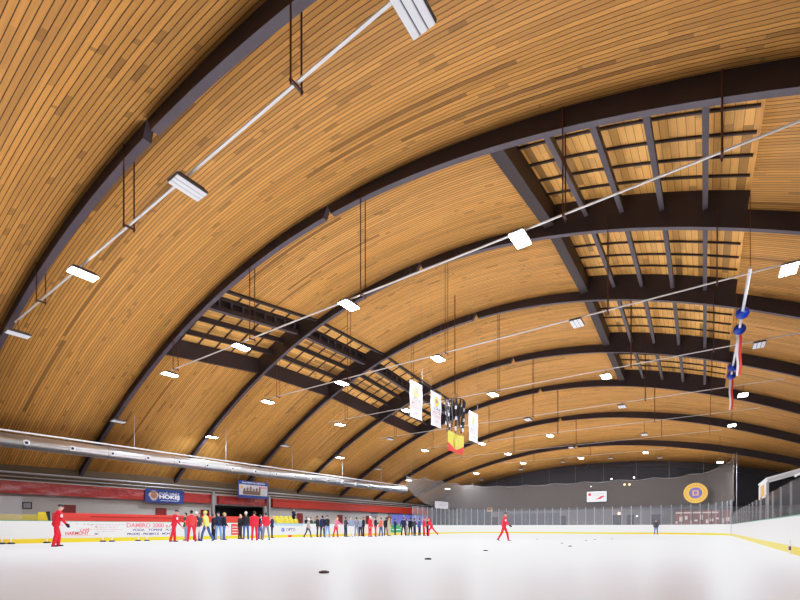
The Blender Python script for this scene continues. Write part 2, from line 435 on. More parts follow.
for key, pts in SEG.items():
    root = thing('rink_barrier', LAB[key], 'barrier', (pts[0][0], pts[0][1], 0)); BAR[key] = root
    inv = Matrix.Translation(-Vector((pts[0][0], pts[0][1], 0)))
    if key == 'far':
        p0, p1 = Vector(pts[0]), Vector(pts[1]); pts = [tuple(p0+(p1-p0).normalized()*.10)] + pts[1:]
        p0, p1 = Vector(pts[-1]), Vector(pts[-2]); pts = pts[:-1] + [tuple(p0+(p1-p0).normalized()*.10)]
    def part(name, bm, m, par=root):
        bm.transform(inv); return mobj(name, bm, m, par)
    bm = BM(); ribbon(bm, pts, 0, 1.13, .10); part('board', bm, M['white'])
    bm = BM(); ribbon(bm, inset(pts, .02), 0, .23, .02); part('kick_plate', bm, M['yellow'])
    bm = BM(); ribbon(bm, inset(pts, .01), 1.131, 1.165, .13); part('cap_rail', bm, M['cap'] if key != 'far' else M['white'])
    # glass: panes between uprights
    if key == 'far': gp, top = pts, 3.45
    elif key == 'right': gp, top = pts, 2.25
    else: gp, top = [p for p in pts if 42 < p[1]], 3.3
    if key == 'left': groups = [(gp, 3.3), ([p for p in pts if p[1] < 8.2], 2.35)]
    else: groups = [(gp, top)]
    for gp, top in groups:
        gp = inset(gp, -.05)
        for k, (x,y) in enumerate(gp):
            if key == 'left' and top < 3 and k % 3: continue
            if key == 'right' and k % 2: continue
            tp = top + (.12 if key != 'right' else 0)
            bm = BM(); box(bm, (x-.025,y-.025,1.166), (x+.025,y+.025,tp)); part('glass_post', bm, M['post'] if key != 'right' else M['postdark'])
        for a, b in zip(gp, gp[1:]):
            bm = BM(); d = Vector((b[0]-a[0], b[1]-a[1], 0)).normalized()
            p = Vector((a[0],a[1],0))+d*.035; q = Vector((b[0],b[1],0))-d*.035
            quad(bm, (p.x,p.y,1.17),(q.x,q.y,1.17),(q.x,q.y,top),(p.x,p.y,top)); part('glass_pane', bm, M['glass'])
# prints on the left boards (flat panels on the ice side)
Lp = thing('advertisement_board', 'white board advertisement with red stars and lettering beside the nearest skater', 'advertisement', (RL,0,0))
def adY(px): return onX(px, 530, RL).y
def newad(label, y0, y1, z0, z1, m):
    r = thing('advertisement_board', label, 'advertisement', (RL+.002, (y0+y1)/2, z0))
    h = (y1-y0)/2
    bm = BM(); box(bm, (0,-h,0), (.012,h,z1-z0)); mobj('panel', bm, m, r)
    return r, h, z1-z0
bpy.data.objects.remove(Lp)
y0, y1 = adY(62), adY(121)
r, h, zh = newad('white advertisement with red stars and red lettering beside the nearest skater', y0, y1, .27, 1.10, M['white'])
def star(par, y, z, rad, m):
    bm = BM(); vs = [bm.verts.new((.016, y+rad*(1 if k%2==0 else .4)*sin(k*pi/5), z+rad*(1 if k%2==0 else .4)*cos(k*pi/5))) for k in range(10)]
    bm.faces.new(vs); mobj('star', bm, m, par)
cy = onX(77,530,RL).y - r.location.y
for k in range(7):
    a = radians(150-20*k*1.0); star(r, cy + 1.05*cos(a), .42+.32*sin(a), .05, M['redprint'])
text('CAFÉ', .2, M['redprint'], r, (.016, cy+.35, .40), FX, bold=.004)
text('HARMONY', .26, M['redprint'], r, (.016, cy, .22), FX, bold=.006, width=2*abs(onX(77,530,RL).y-onX(65,530,RL).y))
bm = BM(); box(bm, (.014,cy-.9,.08),(.017,cy+.9,.095)); mobj('underline', bm, M['redprint'], r)
for k in range(5):
    bm = BM(); w = (.95,.7,.55,.8,.45)[k]
    x = -.0
    yy = h*.45-w
    rnd = random.Random(k)
    while x < 2*w:
        l = rnd.uniform(.06,.2); box(bm, (.014, yy+x, .70-k*.1),(.017, yy+min(2*w,x+l), .735-k*.1)); x += l+.04
    mobj('small_print', bm, M['greyprint'] if k % 2 == 0 else M['pinkprint'], r)
text('PH', .16, M['navyprint'], r, (.016, h*.12, .17), FX, bold=.006)
y0, y1 = adY(124.5), adY(178)
r, h, zh = newad('white advertisement with large red DAMIRO 2000 lettering', y0, y1, .27, 1.11, M['white'])
text('DAMIRO 2000 s.r.o.', .36, M['pinkprint'], r, (.016, 0, .66), FX, bold=.014, width=2*h*.94)
text('VODA   TOPENÍ   PLYN', .20, M['navyprint'], r, (.016, .1, .39), FX, bold=.006, width=2*h*.8)
text('PRODEJ - PROJEKCE - MONTÁŽ', .19, M['navyprint'], r, (.016, 0, .15), FX, bold=.006, width=2*h*.92)
y0, y1 = adY(231), adY(239)
r, h, zh = newad('red advertisement panel with white lines between the two groups of people', y0, y1, .27, 1.08, M['red_pad'])
for k in range(3):
    bm = BM(); box(bm, (.013,-h*.75,.16+.2*k),(.016,h*.75,.2+.2*k)); mobj('stripe', bm, M['white'], r)
y0, y1 = adY(274), adY(303)
r, h, zh = newad('white advertisement with blue top stripe and dark lettering before the yellow seats', y0, y1, .27, 1.12, M['white'])
bm = BM(); box(bm, (.013,-h,.68),(.016,h,.85)); mobj('stripe', bm, mat('pale_blue_print',(.32,.45,.72),.5), r)
bm = BM(); bmesh.ops.create_circle(bm, cap_ends=True, segments=24, radius=.2, matrix=Matrix.Translation((.016,-h*.42,.36)) @ Matrix.Rotation(pi/2,4,'Y')); mobj('logo', bm, mat('mid_blue_print',(.15,.2,.6),.5), r)
text('OPTO', .36, M['navyprint'], r, (.016, h*.12, .36), FX, bold=.012)
bm = BM(); box(bm, (.02, -.18+h*.05, -.27),(.032,.18+h*.05,-.05)); mobj('line_mark', bm, M['redprint'], r)
y0, y1 = adY(390.5), adY(401)
r, h, zh = newad('green advertisement panel among the far people', y0, y1, .27, 1.11, M['green'])
bm = BM(); box(bm, (.013,-h*.8,.3),(.016,h*.8,.38)); mobj('stripe', bm, M['white'], r)

# ------------------------------------------------------------------ left side: fascia, doors, banners, benches
FXX = WX + .45
def zfas(top): return 3.98 if top else 3.12
bm = BM()
ya = -8.5; yb = 24.0
n = 60; rows = []
for k in range(n+1):
    y = ya+(yb-ya)*k/n; rows.append([bm.verts.new((FXX+.05*sin(y*2.3)*sin(j*1.7+y*.7)*(1 if 0<j<4 else .2), y, 3.12+.86*j/4)) for j in range(5)])
for a, b in zip(rows, rows[1:]):
    for j in range(4): bm.faces.new((a[j], b[j], b[j+1], a[j+1]))
tarp = mobj('fascia_tarpaulin', bm, M['red_tarp'], smooth=True); tag(tarp, 'glossy crumpled red tarpaulin along the wall above the nearest skater', 'tarpaulin')
bm = BM(); box(bm, (WX+.005, 24.6, 3.12),(FXX, 30.2, 3.9)); tag(mobj('trim_2', bm, M['red_tarp']), kind='structure')
bm = BM(); box(bm, (WX+.005, 31.0, 3.05),(FXX, YE-.1, 4.0)); tag(mobj('trim_3', bm, M['red_matt']), kind='structure')
# wall doors
drs = [(12.15,12.95),(18.9,19.7),(23.0,23.75),(34.8,35.6),(41.6,42.5),(47.4,48.1),(52.4,53.2)]
for k, (a, b) in enumerate(drs):
    bm = BM(); box(bm, (WX+.005,a,0),(WX+.06,b,2.45)); d = tag(mobj('door_%d' % (k+1), bm, M['red_door']), kind='structure')
    bm = BM(); box(bm, (WX+.061,a-.06,0),(WX+.075,a,2.5)); box(bm, (WX+.061,b,0),(WX+.075,b+.06,2.5)); box(bm, (WX+.061,a-.06,2.45),(WX+.075,b+.06,2.51)); mobj('door_frame', bm, M['red_door'], d)
    bm = BM(); box(bm, (WX+.061,b-.14,1.02),(WX+.11,b-.1,1.14)); mobj('door_handle', bm, M['pipe'], d)
# entrance posts
for px, lab in ((213,'grey steel post on the near side of the dark entrance'),(269,'grey steel post on the far side of the dark entrance')):
    p = onX(px, 500, FXX+.2)
    r = thing('entrance_post', lab, 'post', (p.x, p.y, -.03))
    bm = BM(); box(bm, (-.12,-.12,0),(.12,.12,4.25)); mobj('shaft', bm, M['pipe'], r)
    bm = BM(); box(bm, (-.2,-.2,0),(.2,.2,.05)); box(bm,(-.2,-.2,4.25),(.2,.2,4.3)); mobj('end_plate', bm, M['pipe'], r)
# small dark signs on the wall
for px, py, w, hh, lab in ((27,505.5,.55,.5,'small dark sign on the wall above the nearest dull yellow bench'),
                           (374,514.5,1.5,.8,'dark framed notice on the wall, nearer of the two'),(392,515.5,1.9,.9,'dark framed notice on the wall, farther of the two')):
    p = onX(px, py, WX)
    r = thing('wall_sign', lab, 'sign', (WX+.002, p.y, p.z))
    bm = BM(); box(bm, (0,-w/2,-hh/2),(.03,w/2,hh/2)); mobj('frame', bm, M['blackmetal'], r)
    bm = BM(); box(bm, (.031,-w/2+.07,-hh/2+.07),(.036,w/2-.07,hh/2-.07)); mobj('panel', bm, M['greyprint'], r)
# blue hockey banner
BX = FXX + .12
a = onX(145,488,BX); b = onX(184,503,BX); zt = 4.08; zb = 2.95
r = thing('hanging_banner', 'blue banner with a lion badge and white HOKEJ lettering on the red tarpaulin', 'banner', (BX,(a.y+b.y)/2,zb)); h = (b.y-a.y)/2
bm = BM(); box(bm, (0,-h,0),(.02,h,zt-zb)); mobj('cloth', bm, M['blue'], r)
bm = BM()
vs = [bm.verts.new((.024, -h*.58+.42*cos(t)*(1 if sin(t)>-.2 else .8), .58+.42*sin(t))) for t in [2*pi*k/20 for k in range(20)]]; bm.faces.new(vs)
bd = mobj('badge', bm, mat('badge_tan',(.62,.42,.34),.6), r)
bm = BM(); vs = [bm.verts.new((.028, -h*.58+.27*cos(2*pi*k/14), .60+.25*sin(2*pi*k/14))) for k in range(14)]; bm.faces.new(vs); mobj('lion_face', bm, mat('badge_brown',(.35,.16,.10),.6), bd)
text('POJĎ HRÁT', .26, M['cloth'], r, (.026, h*.22, .80), FX, width=h*1.05, bold=.004)
text('HOKEJ', .42, M['cloth'], r, (.026, h*.22, .50), FX, width=h*1.05, bold=.02)
text('www.pojdhrathokej.cz', .14, M['cloth'], r, (.026, h*.22, .2), FX, width=h*.95)
for sy in (-1,1):
    bm = BM(); loft(bm, [(0.01,sy*h*.96,zt-zb-.02),(-.02,sy*h*.96,zt-zb+.28)], .012, 6); mobj('tie_rope', bm, M['pipe'], r)
# picture banner over the entrance
PX = FXX + 1.2
a = onX(238,480,PX); b = onX(268,498,PX); zt, zb = a.z, onX(240,497.5,PX).z
r = thing('hanging_banner', 'white and blue banner with a castle picture hanging over the dark entrance', 'banner', (PX,(a.y+b.y)/2,zb)); h = (b.y-a.y)/2; H = zt-zb
bm = BM(); box(bm, (0,-h,0),(.02,h,H)); mobj('cloth', bm, M['blue'], r)
bm = BM(); box(bm, (.021,-h*.94,H*.17),(.024,h*.94,H*.78)); mobj('picture', bm, M['skyprint'], r)
bm = BM(); box(bm, (.025,-h*.7,H*.2),(.027,h*.45,H*.42))
for k in range(6):
    y = -h*.66+h*.2*k; t = H*(.5+.12*((k*7)%3)/2); box(bm, (.025,y,H*.4),(.027,y+h*.13,t))
    v = [bm.verts.new(p) for p in ((.026,y-.02,t),(.026,y+h*.13+.02,t),(.026,y+h*.065,t+.16))]; bm.faces.new(v)
mobj('castle_picture', bm, M['castle'], r)
bm = BM(); vs = [bm.verts.new((.026, -h*.78+.15*cos(2*pi*k/14), H*.62+.15*sin(2*pi*k/14))) for k in range(14)]; bm.faces.new(vs); mobj('emblem', bm, M['gold'], r)
text('NAVŠTIVTE MĚSTO', .19, M['cloth'], r, (.026,0,H*.89), FX, width=h*1.5, bold=.004)
text('HRAD', .26, M['redprint'], r, (.028,h*.62,H*.66), FX, width=h*.55, bold=.006)
for sy in (-1,1):
    zc = cladY(PX, r.location.y+sy*h*.95) - zb - .01
    bm = BM(); loft(bm, [(.01,sy*h*.95,H-.02),(.01,sy*h*.95,zc)], .012, 6); mobj('tie_rope', bm, M['pipe'], r)
# benches behind the boards
def bench(label, y0, y1, X, z1, m, seam=None, name='spectator_bench'):
    r = thing(name, label, 'bench', (X, (y0+y1)/2, -.03)); h = (y1-y0)/2
    bm = BM(); bevbox(bm, (-.06,-h,.55),(.06,h,z1), .025); mobj('backrest', bm, m, r)
    if seam: 
        bm = BM(); box(bm, (.061,-h*.62,z1-.22),(.07,h*.98,z1-.15)); mobj('seam_strip', bm, seam, r)
    bm = BM(); bevbox(bm, (-.55,-h,.42),(-.065,h,.5), .02); mobj('seat', bm, m, r)
    for k in range(max(2,int(h)+1)):
        y = -h+.1+(2*h-.2)*k/max(1,int(h))
        bm = BM(); box(bm, (-.5,y-.03,0),(-.44,y+.03,.42)); box(bm, (-.03,y-.03,0),(.03,y+.03,.55)); mobj('leg', bm, M['postdark'], r)
    return r
X_ = -29.3
bench('dull yellow bench backrest behind the glass on the near left', onX(-60,515,X_).y, onX(37,515,X_).y, X_, 1.52, M['seatdull'])
bench('long red padded bench backrest behind the nearest advertisements', onX(52,515,X_).y, onX(212,515,X_).y, X_, 1.66, M['red_pad'], M['red_pad_dark'])
bench('short red padded bench backrest before the dark entrance', onX(222,515,X_).y, onX(266,515,X_).y, X_, 1.68, M['red_pad'])
p0, p1 = onX(38,515,X_), onX(50,515,X_)
r = thing('corner_panel', 'bright yellow slanted panel with black edge left of the nearest skater', 'panel', (X_, p0.y, -.03))
L_ = p1.y-p0.y
bm = BM(); v = [(0,0),(L_*.9,0),(L_*.9,1.1),(L_*.62,1.68),(.0,1.66)]
f = bm.faces.new([bm.verts.new((.02,y,z)) for y,z in v]); rr = bmesh.ops.extrude_face_region(bm, geom=[f]); bmesh.ops.translate(bm, verts=[q for q in rr['geom'] if isinstance(q,bmesh.types.BMVert)], vec=(-.06,0,0))
mobj('yellow_panel', bm, M['seat'], r)
bm = BM(); v = [(L_*.9,.9),(L_*1.05,.9),(L_*1.0,1.72),(L_*.62,1.70),(L_*.9,1.12)]
f = bm.faces.new([bm.verts.new((.03,y,z)) for y,z in v]); rr = bmesh.ops.extrude_face_region(bm, geom=[f]); bmesh.ops.translate(bm, verts=[q for q in rr['geom'] if isinstance(q,bmesh.types.BMVert)], vec=(-.06,0,0))
mobj('black_edge', bm, M['blackmetal'], r)
# yellow stadium seats, a block beyond the entrance
def seat_proto():
    r = thing('stadium_seat', 'yellow plastic stadium seat in the block behind the boards', 'seat', (0,0,0), group='yellow stadium seats beyond the entrance')
    bm = BM(); g = []
    for k in range(7):
        t = k/6; z = .42+.48*t; x = -.03-.10*t*t
        g.append([(x, -.235+.03*(t**3), z),(x-.015, 0, z+.03*t),(x, .235-.03*(t**3), z)])
    rows = [[bm.verts.new(p) for p in q] for q in g]
    for a, b in zip(rows, rows[1:]):
        for j in (0,1): bm.faces.new((a[j],a[j+1],b[j+1],b[j]))
    o = mobj('backrest', bm, M['seat'], r, smooth=True); s = o.modifiers.new('t','SOLIDIFY'); s.thickness = .03
    bm = BM(); bevbox(bm, (-.02,-.21,.38),(.38,.21,.42), .015); mobj('seat_pan', bm, M['seat'], r)
    bm = BM(); box(bm, (.05,-.03,0),(.1,.03,.38)); box(bm,(-.02,-.15,0),(.1,.15,.02)); mobj('leg', bm, M['postdark'], r)
    return r
def copy_tree(o, parent=None):
    c = o.copy(); COL.objects.link(c)
    if parent is not None: c.parent = parent
    for ch in list(o.children):
        if not ch.name.startswith(('stem','lamp_light')): copy_tree(ch, c)
    return c
sp = seat_proto(); used = False
ya = onX(281,520,-30.2).y; yb = onX(303,520,-30.2).y
NS = int((yb-ya)/.5)
for row in range(2):
    bm = BM(); box(bm, (-31.2-1.3*row, ya-.4, -.03), (-30.4-.8*row+.4*(row==0), yb+.4, .70+.26*row)); 
    tag(mobj('stand_step', bm, M['concrete']), ('lower','upper')[row]+' concrete step under the yellow stadium seats', 'step')
    for k in range(NS):
        s = sp if not used else copy_tree(sp); used = True
        s.location = (-30.75-.8*row, ya+.25+(yb-ya)*k/NS, .70+.26*row)
        s['label'] = 'yellow plastic stadium seat in the %s row, number %s from the near end' % (('front','rear')[row], ('one two three four five six seven eight nine ten eleven twelve thirteen fourteen fifteen'.split())[k])

# ------------------------------------------------------------------ ventilation duct and pipes
DX, DZ, DR = -33.0, 5.84, .41
y0, y1 = -6.0, 48.6
r = thing('ventilation_duct', 'long round silver air duct with jet nozzles along the left side', 'duct', (DX, y0, DZ))
bm = BM(); loft(bm, [(0,0,0),(0,y1-y0,0)], DR, 28); mobj('pipe', bm, M['steel'], r, smooth=False)
for o in r.children: 
    for p in o.data.polygons: p.use_smooth = len(p.vertices) == 4
bm = BM(); loft(bm, [(0,y1-y0,0),(0,y1-y0+.03,0)], DR+.03, 28); mobj('end_cap', bm, M['steel2'], r)
Y = 8.47-2.27*6; k = 0
while Y < y1-.8:
    if Y > y0+.5:
        bm = BM(); d = Vector((cos(radians(-8)),0,sin(radians(-8)))); c = d*DR + Vector((0,Y-y0,0))
        loft(bm, [c-d*.03, c+d*.05, c+d*.08], [.19,.17,.12], 14); nz = mobj('nozzle', bm, M['cloth'], r)
        bm = BM(); loft(bm, [c+d*.079, c+d*.085], [.085,.08], 12); mobj('nozzle_bore', bm, M['black'], nz)
    Y += 2.27
Y = y0+1.2
while Y < y1:
    bm = BM(); loft(bm, [(0,Y-y0-.03,0),(0,Y-y0+.03,0)], DR+.012, 28); mobj('seam_ring', bm, M['steel2'], r); Y += 4.4
bm = BM(); box(bm, (-.1,0,DR+.12),(.1,y1-y0,DR+.2)); mobj('cable_tray', bm, M['tray'], r)
for i in range(1, 8):
    Y = YB[i]
    if Y < y1-1.5:
        Y += 1.2; z = cladY(DX, Y)-.03 - DZ
        bm = BM(); loft(bm, [(.0,Y-y0,DR-.02),(0,Y-y0,z)], .02, 6); mobj('hanger', bm, M['pipe'], r)
for X, z, rad, lab in ((FXX+.35, 4.52, .07, 'thick grey pipe along the left wall above the red fascia'),(FXX+.6, 4.22, .045, 'thin grey pipe along the left wall under the thick pipe')):
    r = thing('wall_pipe', lab, 'pipe', (X, -7, z)); bm = BM(); loft(bm, [(0,0,0),(0,YE+6.6,0)], rad, 10); mobj('tube', bm, M['pipe'], r)
    for k in range(1, 9):
        bm = BM(); box(bm, (WX-X+.004, YB[k]+1.4, -.03),(rad*.5, YB[k]+1.46, .03)); mobj('bracket', bm, M['postdark'], r)

# ------------------------------------------------------------------ cable trays and lamps
ORD = 'first second third fourth fifth sixth seventh eighth ninth tenth'.split()
WZ = {1:9.93,2:10.03,3:10.15,4:10.0,5:9.8,6:9.75,7:9.7,8:9.55}
HANG = {1:[-28.5,-21.9,-14.3,-6.9,.4], 2:[-25.2,-18.1,-11.1,-3.4,.36,7.5]}
def tray_span(i):
    x0, x1 = (-31.0 if i == 1 else -27.0), 9.0
    while soff(i, x0) < WZ[i]+.25: x0 += .1
    while soff(i, x1) < WZ[i]+.25: x1 -= .1
    return x0, x1
for i in range(1, 9):
    z = WZ[i]; Y = YB[i]; x0, x1 = tray_span(i)
    r = thing('cable_tray', 'thin white cable tray hung under the %s roof arch from the front' % ORD[i-1], 'cable tray', (0, Y, z))
    bm = BM()
    box(bm, (x0,-.03,0),(x1,-.022,.035)); box(bm, (x0,.022,0),(x1,.03,.035)); box(bm, (x0,-.022,0),(x1,.022,.008))
    mobj('tray', bm, M['tray'], r)
    for X in HANG.get(i, [-24.9,-18.2,-11.3,-3.4,.4,7.5]):
        if not x0 < X < x1: continue
        for s in (-1,1):
            bm = BM(); yy = s*(HW+.03); zt = clad(i,X)-z-.02
            loft(bm, [(X,yy,-.12),(X,yy,zt)], .017 if i > 2 else .022, 6); mobj('hanger_rod', bm, M['rod'], r)
        bm = BM(); box(bm, (X-.03,-HW-.06,-.06),(X+.03,HW+.06,-.02)); mobj('cross_bar', bm, M['rod'], r)

LAMPS = []   # (arch, px, py, lit)
def L_(i, *a):
    for px, py, on in a: LAMPS.append((i, px, py, on))
L_(1, (412,11,0),(188,189,0),(83,275,1),(18,335,0))
L_(2, (520,236,1),(349,302,1),(241,345,1),(170,374,1),(118,417,0))
L_(3, (789,269,1),(577,321,0),(438,359,1),(342,383,1),(268,401,1),(212,433,1))
L_(4, (759,345,0),(606,377,1),(493,395,1),(407,411,1),(340,425,1),(285,445,0))
L_(5, (743,395.5,1),(622,407,0),(528,420,0),(390,438,0),(340,458,1))
L_(6, (732,434,1),(644.5,435,0),(550,434,1),(482,443,1),(425,449,1),(378,468,0))
L_(7, (571,444,0),(508,451.5,1),(409,479.5,1))
L_(8, (645.5,451,1),(581,455,1),(523,460,1),(476,473.5,1),(447.5,489,1))
L_(9, (720,462.5,1),(660,458,0),(611,458.5,0),(563,461,0),(521,468,0),(482,476.5,0))
lightdata = bpy.data.lights.new('lamp_light', 'AREA'); lightdata.shape = 'RECTANGLE'; lightdata.size = .42; lightdata.size_y = .74; lightdata.energy = 540; lightdata.color = (.76,.865,1)
def lamp_parts(root, on):
    bm = BM(); bevbox(bm, (-.25,-.42,.03),(.25,.42,.10), .02)
    for k in range(-4,5): box(bm, (k*.05-.008,-.34,.10),(k*.05+.008,.34,.15))
    mobj('housing', bm, M['housing'], root)
    for k in (-1,0,1):
        bm = BM(); bevbox(bm, (k*.16-.068,-.40,.0),(k*.16+.068,.40,.028), .01); mobj('light_bar', bm, M['led_on'] if on else M['led_off'], root)
    bm = BM(); loft(bm, [(0,-.18,.10),(0,-.18,.20),(0,.18,.20),(0,.18,.10)], .014, 6); mobj('bracket', bm, M['blackmetal'], root)
PROTO = {}
rowcount = {}
for i, px, py, on in LAMPS:
    Y = YB[i] if i < 9 else (YE-3.0 if not on else 53.2)
    p = onY(px, py, Y)
    rowcount[i] = rowcount.get(i, 0) + 1; k = rowcount[i]; n = sum(1 for l in LAMPS if l[0] == i)
    where = ('the %s cable tray from the front' % ORD[i-1]) if i < 9 else 'the end of the ceiling'
    lab = '%s lamp under %s, %s from the right' % ('lit' if on else 'unlit', where, ORD[k-1])
    if on in PROTO:
        r = copy_tree(PROTO[on]); r.location = p
    else:
        r = thing('hall_lamp', lab, 'lamp', p); lamp_parts(r, on); PROTO[on] = r
    r['label'] = lab; r['group'] = 'hall lamps hung from the roof'
    # stem up to the tray or the arch
    if i < 9:
        x0, x1 = tray_span(i)
        if x0+.1 < p.x < x1-.1: p.z = max(min(p.z, WZ[i]-.24), WZ[i]-1.1); top = WZ[i]-p.z-.006
        else: p.z = min(p.z, soff(i,p.x)-.45); top = min(soff(i,p.x-.1), soff(i,p.x+.1))-p.z-.03
    else: p.z = min(p.z, cladY(p.x,Y)-.5); top = cladY(p.x, Y)-.10-p.z
    r.location = p
    if top > .21:
        bm = BM(); loft(bm, [(0,0,.20),(0,0,top)], .013, 6); mobj('stem', bm, M['rod'], r)
    if on:
        lo_ = bpy.data.objects.new('lamp_light', lightdata); link(lo_, r); lo_.location = (0,0,-.012)

# ------------------------------------------------------------------ hanging pennants, flag, streamers, ribbon line
PXX = -13.0
def zwave(o): pass
for (a, b, top), lab in zip(((410,422,380),(431,441,391),(469,477.5,411)),
      ('white pennant with gold emblem, nearest of the three hanging under the roof','white pennant with gold emblem, beside the black and white streamers','white pennant with gold emblem, farthest of the three hanging under the roof')):
    A0 = onX(a, top, PXX); B0 = onX(b, top+5, PXX); h = (B0.y-A0.y)/2; zt = A0.z; H = 1.95
    r = thing('pennant', lab, 'pennant', (PXX, (A0.y+B0.y)/2, zt-H), group='white pennants under the roof')
    bm = BM(); rows = []
    for k in range(9):
        z = H*k/8; rows.append([bm.verts.new((.02*sin(k*.9+j*.8), -h+2*h*j/4, z)) for j in range(5)])
    for q, s in zip(rows, rows[1:]):
        for j in range(4): bm.faces.new((q[j],q[j+1],s[j+1],s[j]))
    mobj('cloth', bm, M['cloth'], r)
    bm = BM(); bmesh.ops.create_circle(bm, cap_ends=True, segments=24, radius=.30, matrix=Matrix.Translation((.035,0,H-.48)) @ Matrix.Rotation(pi/2,4,'Y')); e = mobj('emblem', bm, M['gold'], r)
    bm = BM(); bmesh.ops.create_circle(bm, cap_ends=True, segments=24, radius=.15, matrix=Matrix.Translation((.04,0,H-.48)) @ Matrix.Rotation(pi/2,4,'Y')); mobj('emblem_centre', bm, M['castle'], e)
    text('HOKEJ', .2, M['navyprint'], r, (.035,0,H-.92), FX, width=h*1.5, bold=.004)
    text('MISTR', .24, M['pinkprint'], r, (.035,0,H-1.15), FX, width=h*1.6, bold=.005)
    text('EXTRALIGY', .2, M['pinkprint'], r, (.035,0,H-1.36), FX, width=h*1.6, bold=.004)
    text('2000', .2, M['pinkprint'], r, (.035,0,H-1.66), FX, bold=.004)
    bm = BM(); loft(bm, [(0,-h-.05,H+.01),(0,h+.05,H+.01)], .018, 6); mobj('top_bar', bm, M['tray'], r)
    for s in (-1,1):
        bm = BM(); yy = s*h; loft(bm, [(0,yy,H+.01),(0,yy,cladY(PXX, r.location.y+yy)-(zt-H)-.02)], .006, 5); mobj('suspension_line', bm, M['postdark'], r)
a = onX(448,430,PXX); b = onX(463,437,PXX); h = (b.y-a.y)/2; H = 1.22; cy = (a.y+b.y)/2; zt = (a.z+b.z)/2
r = thing('hanging_flag', 'yellow and red flag with a crest hanging below the streamers', 'flag', (PXX, cy, zt-H))
bm = BM()
NN = 10; rows = []
for k in range(NN+1):
    y = -h+2*h*k/NN; x = .05*sin(k*.8)
    s = abs(2*k/NN-1); mid = H*(.16+.30*s**1.5)
    rows.append([bm.verts.new((x,y,z)) for z in (0, mid, H)])
for q, s in zip(rows, rows[1:]):
    bm.faces.new((q[0],s[0],s[1],q[1])).material_index = 1
    bm.faces.new((q[1],s[1],s[2],q[2])).material_index = 0
mobj('cloth', bm, [M['flagyellow'], M['flagred']], r)
bm = BM(); vs = [bm.verts.new((.08, .33*cos(t), H*.52+(.36 if sin(t)>0 else .42)*sin(t))) for t in [2*pi*k/18 for k in range(18)]]; bm.faces.new(vs); e = mobj('crest', bm, mat('crest_tan',(.62,.45,.12),.6), r)
bm = BM(); vs = [bm.verts.new((.085, .2*cos(t), H*.52+.25*sin(t))) for t in [2*pi*k/18 for k in range(18)]]; bm.faces.new(vs); mobj('crest_centre', bm, M['flagyellow'], e)
bm = BM(); loft(bm, [(0,-h-.05,H),(0,h+.05,H)], .02, 6); mobj('top_bar', bm, M['blackmetal'], r)
flagtop = zt; 
# cluster of black and white streamers on a ring
rc = thing('streamer_cluster', 'cluster of black and white streamers hanging between the pennants above the flag', 'streamers', (PXX, 24.75, flagtop+.06))
HH = 1.95; wst = mat('streamer_white',(.72,.72,.74),.6)
bm = BM(); n = 28
for k in range(n):
    t0, t1 = 2*pi*k/n, 2*pi*(k+1)/n; loft(bm, [(.62*cos(t0),.78*sin(t0),HH),(.62*cos(t1),.78*sin(t1),HH)], .03, 6)
for k in range(4):
    t = pi/4+pi/2*k; loft(bm, [(.62*cos(t),.78*sin(t),HH),(0,0,HH+.6)], .012, 5)
mobj('ring', bm, M['blackmetal'], rc)
bm = BM(); zc = soff(3,PXX); loft(bm, [(0,0,HH+.58),(0,0,cladY(PXX,24.75)-rc.location.z-.02)], .03, 8); mobj('hanging_rod', bm, M['rod'], rc)
for k in range(15):
    t = 2*pi*k/15; bm = BM(); y, x = .76*sin(t), .6*cos(t); seg = 9; rows = []
    ln = HH*(.98 if k % 2 else .8)
    for q in range(seg+1):
        z = HH-.02-ln*q/seg; w = .07; sw = .05*sin(q*1.3+k)
        rows.append([bm.verts.new((x*(1-.02*q)-w*cos(t)*.3, y*(1-.02*q)+sw-w, z)), bm.verts.new((x*(1-.02*q)+w*cos(t)*.3, y*(1-.02*q)+sw+w, z))])
    for q, (a, b) in enumerate(zip(rows, rows[1:])):
        bm.faces.new((a[0],a[1],b[1],b[0])).material_index = 1 if (q+k) % 3 == 0 and k % 2 else 0
    o = mobj('streamer', bm, [M['black'], wst], rc); s = o.modifiers.new('t','SOLIDIFY'); s.thickness = .03
# line of balls and ribbons high on the right
TX, TZ = 1.30, 9.72
y0, y1 = onX(750,265,TX).y, onX(729,384,TX).y
r = thing('decoration_line', 'white tube with blue balls and red and white ribbons hanging high on the right', 'decoration', (TX, 19.2, TZ)); y0 = 19.2; y1 = 34.4
bm = BM(); loft(bm, [(0,0,0),(0,y1-y0,0)], .05, 10); mobj('tube', bm, M['tube'], r)
for Yb in (23.0,24.8,30.4,32.0):
    bm = BM(); ball(bm, (0,Yb-y0,-.02), .24, 16, 10)
    mobj('ball', bm, M['ballblue'], r, smooth=True)
for Yb, ln in ((25.3,1.9),(32.4,1.9)):
    for s, m in ((-1,M['flagred']),(1,M['cloth'])):
        bm = BM(); rows = []
        for q in range(13):
            z = -.05-ln*q/12; x = s*-.05+.02*sin(q*.9); w = .05*(1-.2*q/12)
            rows.append([bm.verts.new((x-w,Yb-y0+.05*cos(q*.7)+s*.03,z)), bm.verts.new((x+w,Yb-y0+.05*cos(q*.7)+s*.03,z))])
        for a, b in zip(rows, rows[1:]): bm.faces.new((a[0],a[1],b[1],b[0]))
        mobj('ribbon', bm, m, r)
for i in (4,5):
    bm = BM(); Y = YB[i]-.6; loft(bm, [(0,Y-y0,.04),(0,Y-y0,(soff(i,TX)+DECK if i in (5,) else soff(i,TX)+DECK)-TZ-.9)], .01, 5); mobj('suspension_line', bm, M['rod'], r)
bm = BM(); loft(bm, [(0,.05,.04),(0,.05,cladY(TX,19.25)-TZ-.02)], .01, 5); mobj('suspension_line', bm, M['rod'], r)

